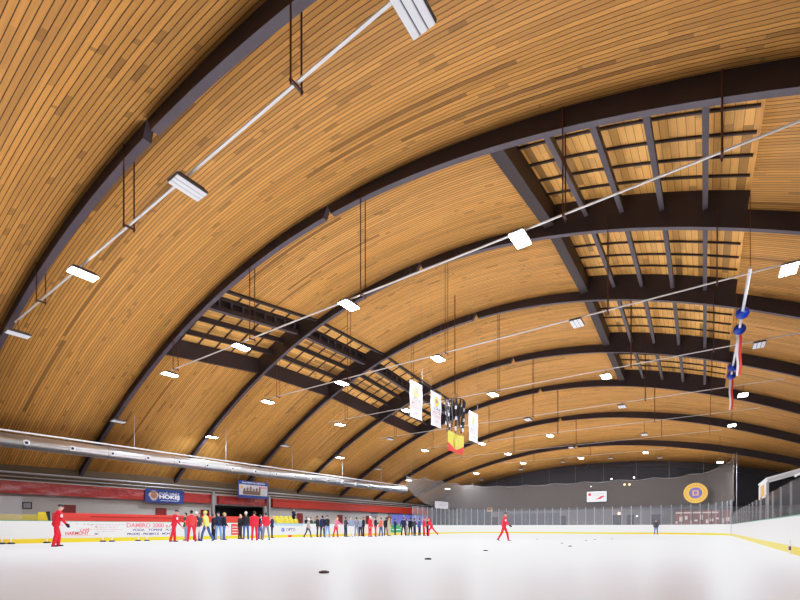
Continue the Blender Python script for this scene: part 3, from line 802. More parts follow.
# ------------------------------------------------------------------ far end: net, signs, wall details
np_ = [p for p in SEG['left'] if p[1] > 41.0] + SEG['far'][1:]
np_ = inset(np_, -.22)
dist = [0]
for a, b in zip(np_, np_[1:]): dist.append(dist[-1]+hypot(b[0]-a[0], b[1]-a[1]))
T = dist[-1]
# resample finely
fine = []
for k in range(len(np_)-1):
    for s in range(4): fine.append(((np_[k][0]*(1-s/4)+np_[k+1][0]*s/4, np_[k][1]*(1-s/4)+np_[k+1][1]*s/4), (dist[k]*(1-s/4)+dist[k+1]*s/4)/T))
fine.append((np_[-1], 1.0))
def nettop(t):
    sag = .22*abs(sin(t*pi*13))
    base = 6.75
    if t < .06: base = 6.55
    if t > .82: base += 1.15*((t-.82)/.18)**1.6
    return base + .25 - sag
def netbot(t):
    if t < .14: return 3.46 + 2.1*((.14-t)/.14)**2
    return 3.46
r = thing('protective_net', 'brown see-through protective net around the far end above the glass', 'net', (np_[0][0], np_[0][1], 0))
bm = BM(); cols = []
o0 = Vector((np_[0][0], np_[0][1], 0))
for (x,y), t in fine:
    a, b = netbot(t), nettop(t); cols.append([bm.verts.new(Vector((x+.05*sin(t*160+j), y+.05*cos(t*130+j*2), a+(b-a)*j/4))-o0) for j in range(5)])
for a, b in zip(cols, cols[1:]):
    for j in range(4): bm.faces.new((a[j],b[j],b[j+1],a[j+1]))
mobj('netting', bm, M['net'], r)
bm = BM(); loft(bm, [Vector((x,y,nettop(t)))-o0 for (x,y),t in fine], .018, 5); mobj('head_rope', bm, M['pipe'], r)
bm = BM(); (x,y),t = fine[-1]; loft(bm, [Vector((x+.2,y,0))-o0, Vector((x+.2,y,nettop(1)+.05))-o0], .03, 8); mobj('end_post', bm, M['postdark'], r)
for q in range(14):
    (x,y),t = fine[int((len(fine)-1)*(q+.3)/14)]
    bm = BM(); loft(bm, [Vector((x,y,nettop(t)))-o0, Vector((x,y,cladY(x,min(y,YE))-.06))-o0], .008, 5); mobj('suspension_line', bm, M['pipe'], r)
# signs on the net, in front of it
SY = RF + .02
def sign(name, label, px0, px1, py0, py1, m, Y=SY-.02):
    a = onY(px0,py1,Y); b = onY(px1,py0,Y); c = (a+b)/2
    r = thing(name, label, 'sign', (c.x,Y,c.z)); w = (b.x-a.x)/2; h = (onY((px0+px1)/2,py0,Y).z-onY((px0+px1)/2,py1,Y).z)/2
    bm = BM(); bevbox(bm, (-w,-.02,-h),(w,.02,h), .008); mobj('panel', bm, m, r); return r, w, h
r, w, h = sign('net_sign', 'white sign with red swoosh hanging on the net at the far end', 587,606.5,491.5,501.5, M['cloth'])
bm = BM(); vs = [bm.verts.new((w*a,-.024,h*b)) for a,b in ((-.3,-.65),(.1,-.35),(.45,.1),(.8,.2),(.75,-.1),(.4,-.5),(0,-.6))]; bm.faces.new(vs); mobj('swoosh', bm, M['redprint'], r)
bm = BM(); vs = [bm.verts.new((-w*.72+.22*cos(2*pi*k/16),-.024,h*.45+.22*sin(2*pi*k/16))) for k in range(16)]; bm.faces.new(vs); mobj('logo', bm, M['redprint'], r)
bm = BM(); box(bm, (-w*.4,-.024,h*.45),(w*.8,-.022,h*.6)); box(bm, (-w*.4,-.024,h*.2),(w*.3,-.022,h*.3)); mobj('small_print', bm, M['greyprint'], r)
r, w, h = sign('net_sign', 'small orange sign above the glass left of the middle skater', 487,492.5,507.5,511.5, M['orange'], RF-.02)
bm = BM(); box(bm, (-w*.7,-.026,-h*.6),(w*.7,-.021,h*.6)); mobj('picture', bm, M['castle'], r)
c = onY(695.5,493,58.7)
r = thing('round_emblem', 'round gold and purple club emblem hanging on the net at the far end', 'emblem', c)
for rad, m, nm, k in ((1.12,M['gold'],'outer_ring',0),(.80,M['gold'],'lettering_band',1),(.62,M['purple'],'purple_disc',2)):
    bm = BM(); bmesh.ops.create_cone(bm, cap_ends=True, segments=40, radius1=rad, radius2=rad, depth=.03, matrix=Matrix.Translation((0,-.031*k,0)) @ Matrix.Rotation(pi/2,4,'X')); mobj(nm, bm, m, r)
bm = BM(); box(bm, (-.28,-.083,-.28),(.28,-.079,.28)); mobj('centre_square', bm, M['gold'], r)
bm = BM(); vs = [bm.verts.new((a,-.088,b)) for a,b in ((-.15,-.14),(0,-.22),(.15,-.14),(.18,.15),(0,.2),(-.18,.15))]; bm.faces.new(vs); mobj('shield', bm, M['purple'], r)
for k in range(22):
    t = 2*pi*k/22; bm = BM(); c_ = Vector((.88*cos(t),-.052,.88*sin(t)))
    tt = BM(); box(tt, (-.03,-.004,-.085),(.03,.004,.085)); append(bm, tt, Matrix.Translation(c_) @ Matrix.Rotation(-t+pi/2,4,'Y')); mobj('letter_mark', bm, M['redprint'], r)
# grey sign on the side net
NX = RL+.0
a = onX(435,502,NX); b = onX(448,509,NX); zt, zb = onX(441,501.5,NX).z, onX(441,508.5,NX).z
r = thing('net_sign', 'grey sign with dark lettering on the net above the far crowd', 'sign', (NX,(a.y+b.y)/2,(zt+zb)/2)); h = (b.y-a.y)/2; w = (zt-zb)/2
bm = BM(); box(bm, (-.02,-h,-w),(.02,h,w)); mobj('panel', bm, mat('pale_grey_sign',(.42,.40,.40),.6), r)
text('SPORT', w*1.3, M['greyprint'], r, (.024,h*.2,0), FX, width=h*1.3, bold=.02)
# end wall details behind the glass
EY = YE - .04
def wallrect(name, px0, px1, z0, z1, m, kind='structure', dy=0.0):
    x0 = onY(px0,520,EY).x; x1 = onY(px1,520,EY).x
    bm = BM(); box(bm, (x0,EY-.05-dy,z0),(x1,EY-dy,z1)); o = mobj(name, bm, m); tag(o, kind=kind); return o, x0, x1
for k, (a, b, m) in enumerate(((478,484,M['dark']),(490,498,M['blackmetal']),(560,566,M['dark']),(612,622,M['blackmetal']),(627,634,M['dark']),(651,662,M['blackmetal']))):
    o, x0, x1 = wallrect('door_%d' % (8+k), a, b, 0, 2.5, m)
    bm = BM(); box(bm, (x1-.2,EY-.1,1.0),(x1-.12,EY-.051,1.15)); mobj('door_handle', bm, M['pipe'], o)
o, x0, x1 = wallrect('window_1', 674, 731, 1.2, 3.0, M['shopred'])
bm = BM()
for k in range(11):
    xx = x0+(x1-x0)*(k+.5)/11; zz = 1.35+.45*((k*7)%3)/2; box(bm, (xx-.10-.06*((k*5)%3),EY-.07,zz),(xx+.12,EY-.051,zz+.22+.12*((k*3)%4)))
box(bm, (x0+.2,EY-.07,2.55),(x1-1.2,EY-.051,2.72))
mobj('lit_shelf_goods', bm, M['shopwhite'], o)
bm = BM(); 
for k in range(7): xx = x0+(x1-x0)*k/6; box(bm, (xx-.05,EY-.09,1.2),(xx+.05,EY-.071,3.0))
box(bm, (x0,EY-.09,2.95),(x1,EY-.071,3.05)); mobj('window_frame', bm, M['dark'], o)
o, x0, x1 = wallrect('window_2', 504, 560, 1.3, 2.9, mat('dim_window',(.10,.095,.11),.3))
bm = BM()
for k in range(6): xx = x0+(x1-x0)*k/5; box(bm, (xx-.05,EY-.09,1.3),(xx+.05,EY-.051,2.9))
mobj('window_frame', bm, M['greywall'], o)
bm = BM(); box(bm, (-27.0,EY-.3,3.3),(XR-.3,EY+.02,3.42)); tag(mobj('trim_1', bm, M['darkwood']), kind='structure')
# glowing bulbs put in for lamp reflections behind the net and far glass
for px, py, m, lab in ((611.5,479,'cold','small white reflected lamp spot behind the net, left of the pair'),(634,477.5,'cold','small white reflected lamp spot behind the net, right of the pair'),(624.5,484.5,'warm','warm reflected lamp spot behind the net, left one'),(629.5,484.5,'warm','warm reflected lamp spot behind the net, right one'),(591,486.5,'cold','faint glowing spot above the white sign'),(619,513.5,'warm','low warm light behind the far glass, left of the doors'),(637,516,'cold','low white light behind the far glass above the lone far person')):
    p = onY(px,py,EY-.12); r = thing('glow_spot', lab, 'light', p)
    bm = BM(); box(bm, (-.08,.02,-.08),(.08,.17,.08)); mobj('base', bm, M['blackmetal'], r)
    bm = BM(); ball(bm, (0,0,0), .085 if m == 'cold' else .12, 10, 7); mobj('bulb', bm, M[m], r, smooth=True)
# blue lit panels at the far end of the left wall
for k, (a, b) in enumerate(((53.6,56.5),(57.0,60.0),(60.4,63.2))):
    bm = BM(); box(bm, (WX+.005,a,1.0),(WX+.07,b,2.95)); o = tag(mobj('window_%d' % (3+k), bm, M['bluelit']), kind='structure')
    bm = BM(); box(bm, (WX+.071,a,2.85),(WX+.09,b,2.95)); box(bm, (WX+.071,a,1.0),(WX+.09,b,1.08)); box(bm,(WX+.071,(a+b)/2-.04,1.08),(WX+.09,(a+b)/2+.04,2.85)); mobj('window_frame', bm, M['greywall'], o)

# ------------------------------------------------------------------ right: covered tunnel behind the glass, gate post, marker
r = thing('tunnel_canopy', 'white slatted canopy with a poster panel behind the right glass', 'canopy', (3.0, 34.6, -.03))
def cz(x): return 3.62 + x*.30          # rises away from the ice
for k in range(6):
    y = -1.9+.8*k; bm = BM()
    v = [bm.verts.new(p) for x in (-.1,3.6) for p in ((x,y-.13,cz(x)),(x,y+.13,cz(x)),(x,y+.13,cz(x)+.10),(x,y-.13,cz(x)+.10))]
    for f in ((0,1,2,3),(7,6,5,4),(0,4,5,1),(1,5,6,2),(2,6,7,3),(3,7,4,0)): bm.faces.new([v[q] for q in f])
    mobj('roof_slat', bm, M['cloth'], r)
for x in (.0, 1.7, 3.4):
    bm = BM(); z = cz(x)-.005; bevbox(bm, (x-.05,-2.0,z-.13),(x+.05,2.2,z-.012), .01); mobj('rafter', bm, M['cloth'], r)
for x in (.0, 3.4):
    for y in (-1.95,2.15):
        bm = BM(); box(bm, (x-.04,y-.04,0),(x+.04,y+.04,cz(x)-.14)); mobj('post', bm, M['post'], r)
bm = BM(); box(bm, (-.09,-1.9,2.62),(-.05,2.1,3.48)); pn = mobj('poster', bm, M['skyprint'], r)
bm = BM(); box(bm, (-.10,-1.2,2.72),(-.091,.9,3.4)); mobj('poster_picture', bm, M['orange'], pn)
bm = BM(); box(bm, (-.105,-.6,2.8),(-.101,.2,3.3)); mobj('poster_figure', bm, M['gold'], pn)
bm = BM(); box(bm, (3.3,-1.9,0),(3.36,2.1,cz(3.3)-.2)); mobj('back_panel', bm, M['darkblue'], r)
# barrier behind: dark stand blocks on the right
bm = BM()
for k in range(5): box(bm, (6.5+1.3*k, 8, -.03),(7.8+1.3*k, YE-2, .5+.45*k))
tag(mobj('stand_terrace', bm, M['darkblue']), 'dark stepped terrace behind the right barrier', 'terrace')
p = onX(793,552,RR-.05)
r = thing('marker_post', 'small white and dark marker standing at the right kick plate', 'marker', (RR-.12, p.y, 0))
bm = BM(); loft(bm, [(0,0,0),(0,0,.03)], .05, 12); loft(bm,[(0,0,.03),(0,0,.42)], .028, 10); mobj('shaft', bm, M['cloth'], r)
bm = BM(); loft(bm, [(0,0,.12),(0,0,.24)], .031, 10); mobj('dark_band', bm, M['navyprint'], r)
p = Vector((RR-.09, RF-CRN-.3, 0))
r = thing('gate_post', 'dark slim gate post where the far boards meet the right boards', 'post', (RR-.05, RF-CRN-.5, 0)); bm = BM(); box(bm, (-.03,-.03,0),(.03,.03,1.9)); mobj('shaft', bm, M['postdark'], r)
bm = BM(); box(bm, (-.035,-.035,1.9),(.035,.035,1.96)); mobj('cap', bm, M['blackmetal'], r)

# ------------------------------------------------------------------ ice stocks
def stock_proto():
    r = thing('ice_stock', '', 'ice stock', (0,0,0))
    bm = BM(); loft(bm, [(0,0,0),(0,0,.008),(0,0,.026),(0,0,.034)], [.082,.09,.09,.08], 22); mobj('plate', bm, mat('stock_rubber',(.035,.022,.02),.5), r)
    bm = BM(); loft(bm, [(0,0,.034),(0,0,.044),(0,0,.046)], [.055,.05,.03], 18); mobj('top_cap', bm, mat('stock_cap',(.10,.06,.05),.5), r)
    return r
sp = stock_proto()
for k, (px, py, lab) in enumerate(((324,573,'dark flat puck on the ice, nearest to the front'),(428,559.5,'dark flat puck on the ice, second from the front'),(485.5,551,'dark flat puck on the ice left of the middle skater\'s feet'),(570,546.5,'dark flat puck on the ice, nearer of the pair right of the middle skater'),(562,543.5,'dark flat puck on the ice, farther of the pair right of the middle skater'),
        (586,541,'small far puck, nearest of the three before the far boards'),(595,539.8,'small far puck, middle of the three before the far boards'),(612,539.3,'small far puck, rightmost of the three before the far boards'),(537,539.5,'small pale far puck on the ice directly right of the middle skater'))):
    s = sp if k == 0 else copy_tree(sp); s.location = onIce(px,py); s['label'] = lab; s['group'] = 'pucks lying on the ice'
def eis_proto():
    r = thing('curling_stock', '', 'ice stock', (0,0,0))
    bm = BM(); loft(bm, [(0,0,0),(0,0,.03),(0,0,.06),(0,0,.085)], [.15,.16,.15,.08], 22); mobj('plate', bm, M['black'], r)
    bm = BM(); loft(bm, [(0,0,.086),(0,0,.2),(0.02,0,.3),(.06,0,.36)], [.035,.024,.026,.03], 10); mobj('handle', bm, M['cloth'], r)
    return r
sp = eis_proto(); first = True
for px, nm in ((2,'at the left edge of the boards'),(47,'behind the nearest skater\'s feet'),(103,'before the star advertisement'),(138,'before the red lettered advertisement')):
    for q, side in ((0,'nearer'),(1,'farther')):
        s = sp if first else copy_tree(sp); first = False
        p = onX(px+9*q, 540, RL+.35+.22*q); s.location = (p.x, p.y, 0); s.rotation_euler = (0,0,q*1.7); s['label'] = 'black ice stock with pale handle %s, %s of two' % (nm, side); s['group'] = 'ice stocks along the left boards'

# ------------------------------------------------------------------ people
def voxel(bm, size, smooth_it=2, name='body'):
    me = bpy.data.meshes.new('tmp'); bmesh.ops.recalc_face_normals(bm, faces=bm.faces); bm.to_mesh(me); bm.free()
    o = bpy.data.objects.new('tmp', me); COL.objects.link(o)
    m = o.modifiers.new('r','REMESH'); m.mode = 'VOXEL'; m.voxel_size = size; m.use_smooth_shade = True
    if smooth_it: s = o.modifiers.new('s','SMOOTH'); s.iterations = smooth_it; s.factor = .5
    dg = bpy.context.evaluated_depsgraph_get(); dg.update()
    out = bpy.data.meshes.new_from_object(o.evaluated_get(dg)); bpy.data.objects.remove(o); bpy.data.meshes.remove(me)
    out.name = name
    return out
def rotX(a): return Matrix.Rotation(a, 3, 'X')
def skeleton(lean=0.04, legs=((0,0,.05),(0,0,.05)), arms=((.1,.12,.25),(.1,.12,.25)), head=0.0, turn=0.0):
    """faces +Y. legs: (hip flex, knee flex, spread); arms: (shoulder flex, spread, elbow bend)"""
    J = {}; low = 1e9
    hipz = .94
    J['pelvis'] = Vector((0,0,hipz+.02))
    up = rotX(-lean) @ Vector((0,0,1)); fw = rotX(-lean) @ Vector((0,1,0))
    J['up'] = up; J['fw'] = fw
    J['waist'] = J['pelvis'] + up*.14; J['chest'] = J['pelvis'] + up*.36; J['neck'] = J['pelvis'] + up*.55 
    hd = rotX(-lean*.4 - head)
    J['hd'] = hd
    J['head'] = J['neck'] + hd @ Vector((0,.02,.17))
    for s, nm, (hf,kf,sp_) in ((-1,'L',legs[0]),(1,'R',legs[1])):
        h = Vector((s*.10,0,hipz)); 
        d1 = Matrix.Rotation(-s*sp_,3,'Y') @ (rotX(hf) @ Vector((0,0,-1)))
        k = h + d1*.44
        d2 = Matrix.Rotation(-s*sp_,3,'Y') @ (rotX(hf-kf) @ Vector((0,0,-1)))
        a = k + d2*.42
        J['hip'+nm], J['knee'+nm], J['ank'+nm], J['shin'+nm] = h, k, a, d2
    for s, nm, (sf,sp_,eb) in ((-1,'L',arms[0]),(1,'R',arms[1])):
        sh = J['pelvis'] + up*.465 + Vector((s*.172,0,0))
        inward = 0.0
        d1 = Matrix.Rotation(-s*sp_,3,'Y') @ (rotX(sf-lean*.5) @ Vector((0,0,-1)))
        e = sh + d1*.29
        d2 = rotX(eb) @ d1
        d2 = (d2 + Vector((-s*.55*min(1,eb/1.3),0,0))).normalized()
        w = e + d2*.26
        J['sh'+nm], J['el'+nm], J['wr'+nm], J['fa'+nm] = sh, e, w, d2
    lowest = min(J['ankL'].z, J['ankR'].z) - .085
    off = Vector((0,0,-lowest))
    for k, v in J.items():
        if isinstance(v, Vector) and k not in ('up','fw') and not k.startswith(('shin','fa')): J[k] = v + off
    return J
def torso(bm, J, g=0.0, top=True):
    up = J['up']; P = J['pelvis']
    pts = [P-up*.10, P-up*.02, P+up*.08, P+up*.20, P+up*.34, P+up*.45, P+up*.52, P+up*.56]
    rad = [(.10,.08),(.165,.118),(.16,.112),(.145,.104),(.172,.12),(.182,.112),(.13,.085),(.065,.065)]
    loft(bm, pts, [(a+g,b+g) for a,b in rad], 16, side=(1,0,0))
def limb(bm, a, b, c, r0, r1, r2, r3):
    capsule(bm, a, b, r0, r1, 12); capsule(bm, b, c, r1*.98, r3, 12)
    m = b.lerp(c, .3); capsule(bm, b, m, r1, r2, 12); capsule(bm, m, c, r2, r3, 12)
def hand(bm, J, nm, s):
    w = J['wr'+nm]; d = J['fa'+nm]
    side = Vector((s,0,0)); side = (side - d*side.dot(d)).normalized(); fwd = d.cross(side)*s
    if fwd.y < 0: fwd = -fwd
    pc = w + d*.055
    loft(bm, [w-d*.02, w+d*.02, w+d*.07, w+d*.10], [(.022,.022),(.038,.02),(.043,.018),(.036,.014)], 12, side=fwd)
    curl = -side
    for q, (off, l) in enumerate(((-.030,.070),(-.010,.080),(.011,.075),(.031,.058))):
        b0 = w + d*.095 - fwd*off
        k1 = b0 + (d*.9+curl*.35).normalized()*l*.5; k2 = k1 + (d*.55+curl*.8).normalized()*l*.5
        loft(bm, [b0-d*.02, b0, k1, k2, k2+(k2-k1).normalized()*.005], [.010,.0105,.0098,.0088,.005], 8)
    t0 = w + d*.03 + fwd*.03; t1 = t0 + (d*.6+fwd*.8).normalized()*.04; t2 = t1 + (d*.95+fwd*.2+curl*.3).normalized()*.03
    loft(bm, [t0-fwd*.02, t0, t1, t2], [.012,.014,.0115,.008], 8)
def make_body(J):
    bm = BM()
    torso(bm, J)
    capsule(bm, J['neck']-J['up']*.03, J['head']-J['hd'] @ Vector((0,.01,.06)), .056, .052, 12)
    H = J['hd'].to_4x4(); hc = J['head']
    def hp(x,y,z): return hc + J['hd'] @ Vector((x,y,z))
    ball(bm, hp(0,-.012,.03), (.076,.098,.085), 18, 12, H); ball(bm, hp(0,.012,-.035), (.062,.076,.082), 18, 12, H)   # skull, face
    ball(bm, hp(0,.055,-.092), (.034,.028,.024), 10, 8, H)                                                                # chin
    ball(bm, hp(0,.092,-.022), (.014,.022,.026), 10, 8, H); loft(bm, [hp(0,.078,.018), hp(0,.098,-.022)], [.010,.013], 8)  # nose
    ball(bm, hp(0,.076,.028), (.05,.018,.012), 10, 8, H)                                                                   # brow
    ball(bm, hp(0,.080,-.058), (.024,.012,.008), 10, 8, H)                                                                 # lips
    for s in (-1,1):
        ball(bm, hp(s*.077,-.008,-.012), (.012,.022,.034), 10, 8, H)                                                      # ears
    for s, nm in ((-1,'L'),(1,'R')):
        limb(bm, J['sh'+nm], J['el'+nm], J['wr'+nm], .052, .040, .040, .027); hand(bm, J, nm, s)
        limb(bm, J['hip'+nm], J['knee'+nm], J['ank'+nm], .084, .056, .058, .040)
        foot(bm, J, nm, .0)
    return voxel(bm, .0095, 1, 'body')
def foot(bm, J, nm, g):
    a = J['ank'+nm]; sh = J['shin'+nm]; f = Vector((0,1,0)); f = (f - sh*f.dot(sh)); f = f.normalized()
    flat = Vector((0,1,0)) if sh.z < -.9 else f
    dn = Vector((0,0,-1)) if sh.z < -.9 else sh
    b = a + dn*(.05)
    loft(bm, [b-flat*.07, b-flat*.05, b+flat*.02, b+flat*.11, b+flat*.17, b+flat*.185],
         [(.022+g,.022+g),(.036+g,.033+g),(.040+g,.036+g*.5),(.044+g,.028+g*.5),(.036+g,.022+g*.5),(.016+g,.012)], 12, side=(1,0,0))
    capsule(bm, a-dn*.03, b, .040+g, .036+g, 10)
def make_jacket(J, long=.0, hood=False):
    bm = BM(); up = J['up']; P = J['pelvis']
    pts = [P-up*(.06+long), P-up*.02, P+up*.08, P+up*.20, P+up*.34, P+up*.45, P+up*.525, P+up*.575]
    rad = [(.192,.150),(.194,.150),(.182,.138),(.172,.13),(.196,.146),(.208,.132),(.155,.105),(.082,.085)]
    loft(bm, pts, rad, 18, side=(1,0,0))
    for nm in 'LR':
        limb(bm, J['sh'+nm], J['el'+nm], J['wr'+nm]-J['fa'+nm]*.01, .070, .056, .055, .045)
    if hood: ball(bm, P+up*.56-J['fw']*.08, (.11,.07,.06))
    return voxel(bm, .016, 2, 'jacket')
def make_trousers(J):
    bm = BM(); up = J['up']; P = J['pelvis']
    loft(bm, [P-up*.12, P-up*.03, P+up*.06, P+up*.10], [(.13,.10),(.178,.132),(.168,.124),(.155,.112)], 16, side=(1,0,0))
    for nm in 'LR': limb(bm, J['hip'+nm], J['knee'+nm], J['ank'+nm]+J['shin'+nm]*.015, .102, .074, .076, .066)
    return voxel(bm, .016, 2, 'trousers')
def make_shoe(J, nm):
    bm = BM(); foot(bm, J, nm, .014); return voxel(bm, .012, 2, 'shoe')
def make_hair(J, kind):
    bm = BM(); H = J['hd'].to_4x4(); hc = J['head']
    def hp(x,y,z): return hc + J['hd'] @ Vector((x,y,z))
    if kind == 'hair':
        ball(bm, hp(0,-.026,.042), (.084,.096,.084), 18, 12, H); ball(bm, hp(0,-.055,-.01), (.07,.055,.075), 14, 10, H)
    elif kind == 'long_hair':
        ball(bm, hp(0,-.026,.042), (.086,.098,.086), 18, 12, H); loft(bm, [hp(0,-.06,.05), hp(0,-.075,-.06), hp(0,-.085,-.17), hp(0,-.08,-.22)], [(.08,.05),(.082,.048),(.07,.035),(.03,.02)], 14, side=(1,0,0))
    elif kind == 'beanie':
        ball(bm, hp(0,-.014,.052), (.090,.108,.092), 18, 12, H); loft(bm, [hp(0,-.012,.02), hp(0,-.012,.06)], [(.092,.112),(.093,.112)], 18, side=(1,0,0)); ball(bm, hp(0,-.03,.15), .028, 10, 8)
    elif kind == 'cap':
        ball(bm, hp(0,-.014,.050), (.088,.106,.080), 18, 12, H); loft(bm, [hp(0,.07,.045), hp(0,.13,.04), hp(0,.165,.033)], [(.075,.010),(.068,.009),(.04,.008)], 12, side=(1,0,0))
    elif kind == 'helmet':
        ball(bm, hp(0,-.016,.045), (.100,.122,.098), 18, 12, H)
    return voxel(bm, .011, 1, kind)
POSES = {
 'stand': dict(),
 'stand_wide': dict(legs=((.05,.0,.12),(-.05,0,.12)), arms=((.0,.28,.35),(.15,.22,.5))),
 'folded': dict(lean=.02, arms=((.35,.05,1.75),(.30,.08,1.65)), legs=((.0,.0,.04),(.08,.14,.08)), head=.1),
 'pockets': dict(lean=.0, arms=((-.25,.30,.75),(-.25,.30,.75)), legs=((.02,.02,.07),(-.04,.0,.07))),
 'walk': dict(lean=.12, legs=((.42,.25,.02),(-.30,.22,.02)), arms=((-.35,.14,.3),(.45,.12,.45))),
 'skate': dict(lean=.20, legs=((.28,.34,.05),(-.02,.22,.05)), arms=((.55,.05,.22),(.42,.05,.3)), head=.12),
 'lunge': dict(lean=.40, legs=((.55,.55,.06),(-.62,.15,.16)), arms=((.65,.12,.5),(-.3,.25,.4)), head=-.1),
 'reach': dict(lean=.16, legs=((.12,.08,.06),(-.22,.05,.06)), arms=((.95,.10,.35),(.25,.15,.5)), head=.1),
}
CACHE = {}
def pose_mesh(pose, part, extra=None):
    key = (pose, part, extra)
    if key in CACHE: return CACHE[key]
    if ('J',pose) not in CACHE: CACHE[('J',pose)] = skeleton(**POSES[pose])
    J = CACHE[('J',pose)]
    me = {'body': lambda: make_body(J), 'jacket': lambda: make_jacket(J, .0 if not extra else extra), 'trousers': lambda: make_trousers(J),
          'shoeL': lambda: make_shoe(J,'L'), 'shoeR': lambda: make_shoe(J,'R'), 'head': lambda: make_hair(J, extra),
          'gloveL': lambda: make_glove(J,'L',-1), 'gloveR': lambda: make_glove(J,'R',1), 'eye': lambda: make_eyes(J), 'patchL': lambda: make_patch(J,'L',-1), 'patchR': lambda: make_patch(J,'R',1)}[part]()
    me.materials.clear(); me.materials.append(None); CACHE[key] = me
    return me
def make_glove(J, nm, s):
    bm = BM(); w = J['wr'+nm]; d = J['fa'+nm]
    capsule(bm, w-d*.05, w+d*.03, .047, .048, 12); 
    side = Vector((s,0,0)); side = (side - d*side.dot(d)).normalized(); fwd = d.cross(side)*s
    if fwd.y < 0: fwd = -fwd
    loft(bm, [w, w+d*.05, w+d*.11], [(.045,.036),(.056,.036),(.048,.032)], 12, side=fwd)
    for q, (off, l) in enumerate(((-.034,.075),(-.012,.085),(.011,.08),(.034,.062))):
        b0 = w+d*.10-fwd*off; k1 = b0+(d*.9-side*.35).normalized()*l*.5; k2 = k1+(d*.5-side*.85).normalized()*l*.5
        loft(bm, [b0-d*.02,b0,k1,k2], [.016,.016,.0155,.011], 8)
    t0 = w+d*.03+fwd*.04; loft(bm, [t0-fwd*.02,t0,t0+(d*.6+fwd*.7).normalized()*.05], [.018,.019,.013], 8)
    return voxel(bm, .011, 1, 'glove')
def make_eyes(J):
    bm = BM(); hc = J['head']
    for s in (-1,1): ball(bm, hc + J['hd'] @ Vector((s*.031,.079,.006)), .0105, 10, 8)
    me = bpy.data.meshes.new('eyes'); bm.to_mesh(me); bm.free(); return me
def make_patch(J, nm, s):
    bm = BM()
    if True:
        c = J['sh'+nm].lerp(J['el'+nm], .45); ball(bm, c+Vector((s*.045,.02,0)), (.035,.05,.075), 12, 8)
    me = bpy.data.meshes.new('sleeve_patch'); bm.to_mesh(me); bm.free()
    return me
CLOTH = {}
def cl(name):
    if name not in CLOTH:
        c = dict(red=(.74,.018,.035), red2=(.80,.05,.05), orange=(.85,.14,.06), black=(.014,.014,.018), navy=(.018,.024,.06), darkgrey=(.05,.05,.06), grey=(.20,.20,.23), paleblue=(.25,.27,.36),
                 jeans=(.055,.10,.25), palejeans=(.20,.30,.52), lime=(.72,.78,.16), white=(.82,.80,.80), beige=(.50,.42,.26), pink=(.72,.16,.22), brown=(.05,.028,.02), blond=(.42,.28,.12), skin=(.60,.34,.25), skin2=(.68,.42,.32),
                 green=(.03,.10,.06), tan=(.40,.34,.30), blue=(.03,.07,.28))[name]
        CLOTH[name] = mat('cloth_'+name, c, .75, spec=.2, noise=.12, nscale=9)
    return CLOTH[name]
EYEM = mat('eye_dark', (.01,.008,.008), .2)
NP = 0
def person(px, X, pose, facing, top, legs, head, headcol, label, h=1.76, t=None, gloves=False, patch=False, shoe='black', z=0.0, long=None, group=None):
    """stands where pixel column px meets the plane x = X (or at optical depth t); facing = compass angle of the front in degrees, 0 = along +Y, -90 = +X"""
    global NP
    a, b = ray(px)
    if t is None: t = X/a
    if isinstance(facing, str): facing = math.degrees(atan2(-a, b)) + float(facing)     # '0' turns the back, '-90' looks to the right, '180' the front
    r = thing('person', label, 'person', (a*t, b*t, z), radians(facing), group, h/1.78)
    def add(name, part, m, extra=None):
        me = pose_mesh(pose, part, extra); o = bpy.data.objects.new(name, me); link(o, r)
        o.material_slots[0].link = 'OBJECT'; o.material_slots[0].material = m; return o
    bo = add('body', 'body', cl('skin' if NP % 2 else 'skin2'))
    add('eyes', 'eye', EYEM)
    add('jacket', 'jacket', cl(top), long)
    add('trousers', 'trousers', cl(legs))
    for q in 'LR': add('shoe', 'shoe'+q, cl(shoe))
    add(head, 'head', cl(headcol), head)
    if gloves:
        for q in 'LR': add('glove', 'glove'+q, cl('black'))
    if patch:
        for q in 'LR': add('sleeve_patch', 'patch'+q, cl('white'))
    NP += 1
    return r
R90 = -90
person(56, None, 'skate', '-82', 'red','red','cap','darkgrey', 'person in red tracksuit and dark gloves skating alone nearest the left edge', 1.78, t=18.3, gloves=True, patch=True)
person(504, None, 'walk', '-95', 'red','red','cap','darkgrey', 'person in red tracksuit standing alone in the middle of the ice', 1.76, t=26.6, gloves=True, patch=True)
person(656, None, 'pockets', '170', 'darkgrey','jeans','cap','grey', 'person in dark jacket and blue jeans standing alone at the far boards', 1.70, t=52.0)
G = 'people gathered along the left boards'
P_ = lambda *a, **k: person(*a, group=G, **k)
P_(174, -24.4, 'reach', '-80', 'red','red','cap','darkgrey', 'person in red tracksuit stepping forward at the near end of the crowd', h=1.80, patch=True)
P_(186, -26.3, 'stand', 160, 'green','palejeans','hair','brown', 'person in dark top and pale jeans between the two nearest red tracksuits', h=1.70)
P_(191.5, -24.0, 'stand_wide', '-5', 'red2','red','hair','black', 'person in red tracksuit seen from behind beside the lime jacket', h=1.78)
P_(196.0, -26.9, 'folded', 20, 'navy','navy','beanie','white', 'person in navy clothes with white hat behind the lime jacket', h=1.80)
P_(199.5, -25.6, 'folded', '150', 'darkgrey','white','long_hair','brown', 'person in dark vest and white trousers beside the lime jacket', h=1.68)
P_(206.5, -24.2, 'walk', '60', 'lime','jeans','beanie','lime', 'person in lime yellow jacket and jeans', h=1.80)
P_(213.5, -27.0, 'stand', -60, 'black','black','hair','brown', 'person all in black, left of the person in navy jacket and pale jeans', h=1.70)
P_(218.5, -26.4, 'pockets', '20', 'navy','palejeans','cap','navy', 'person in navy jacket and pale jeans before the dark entrance', h=1.82)
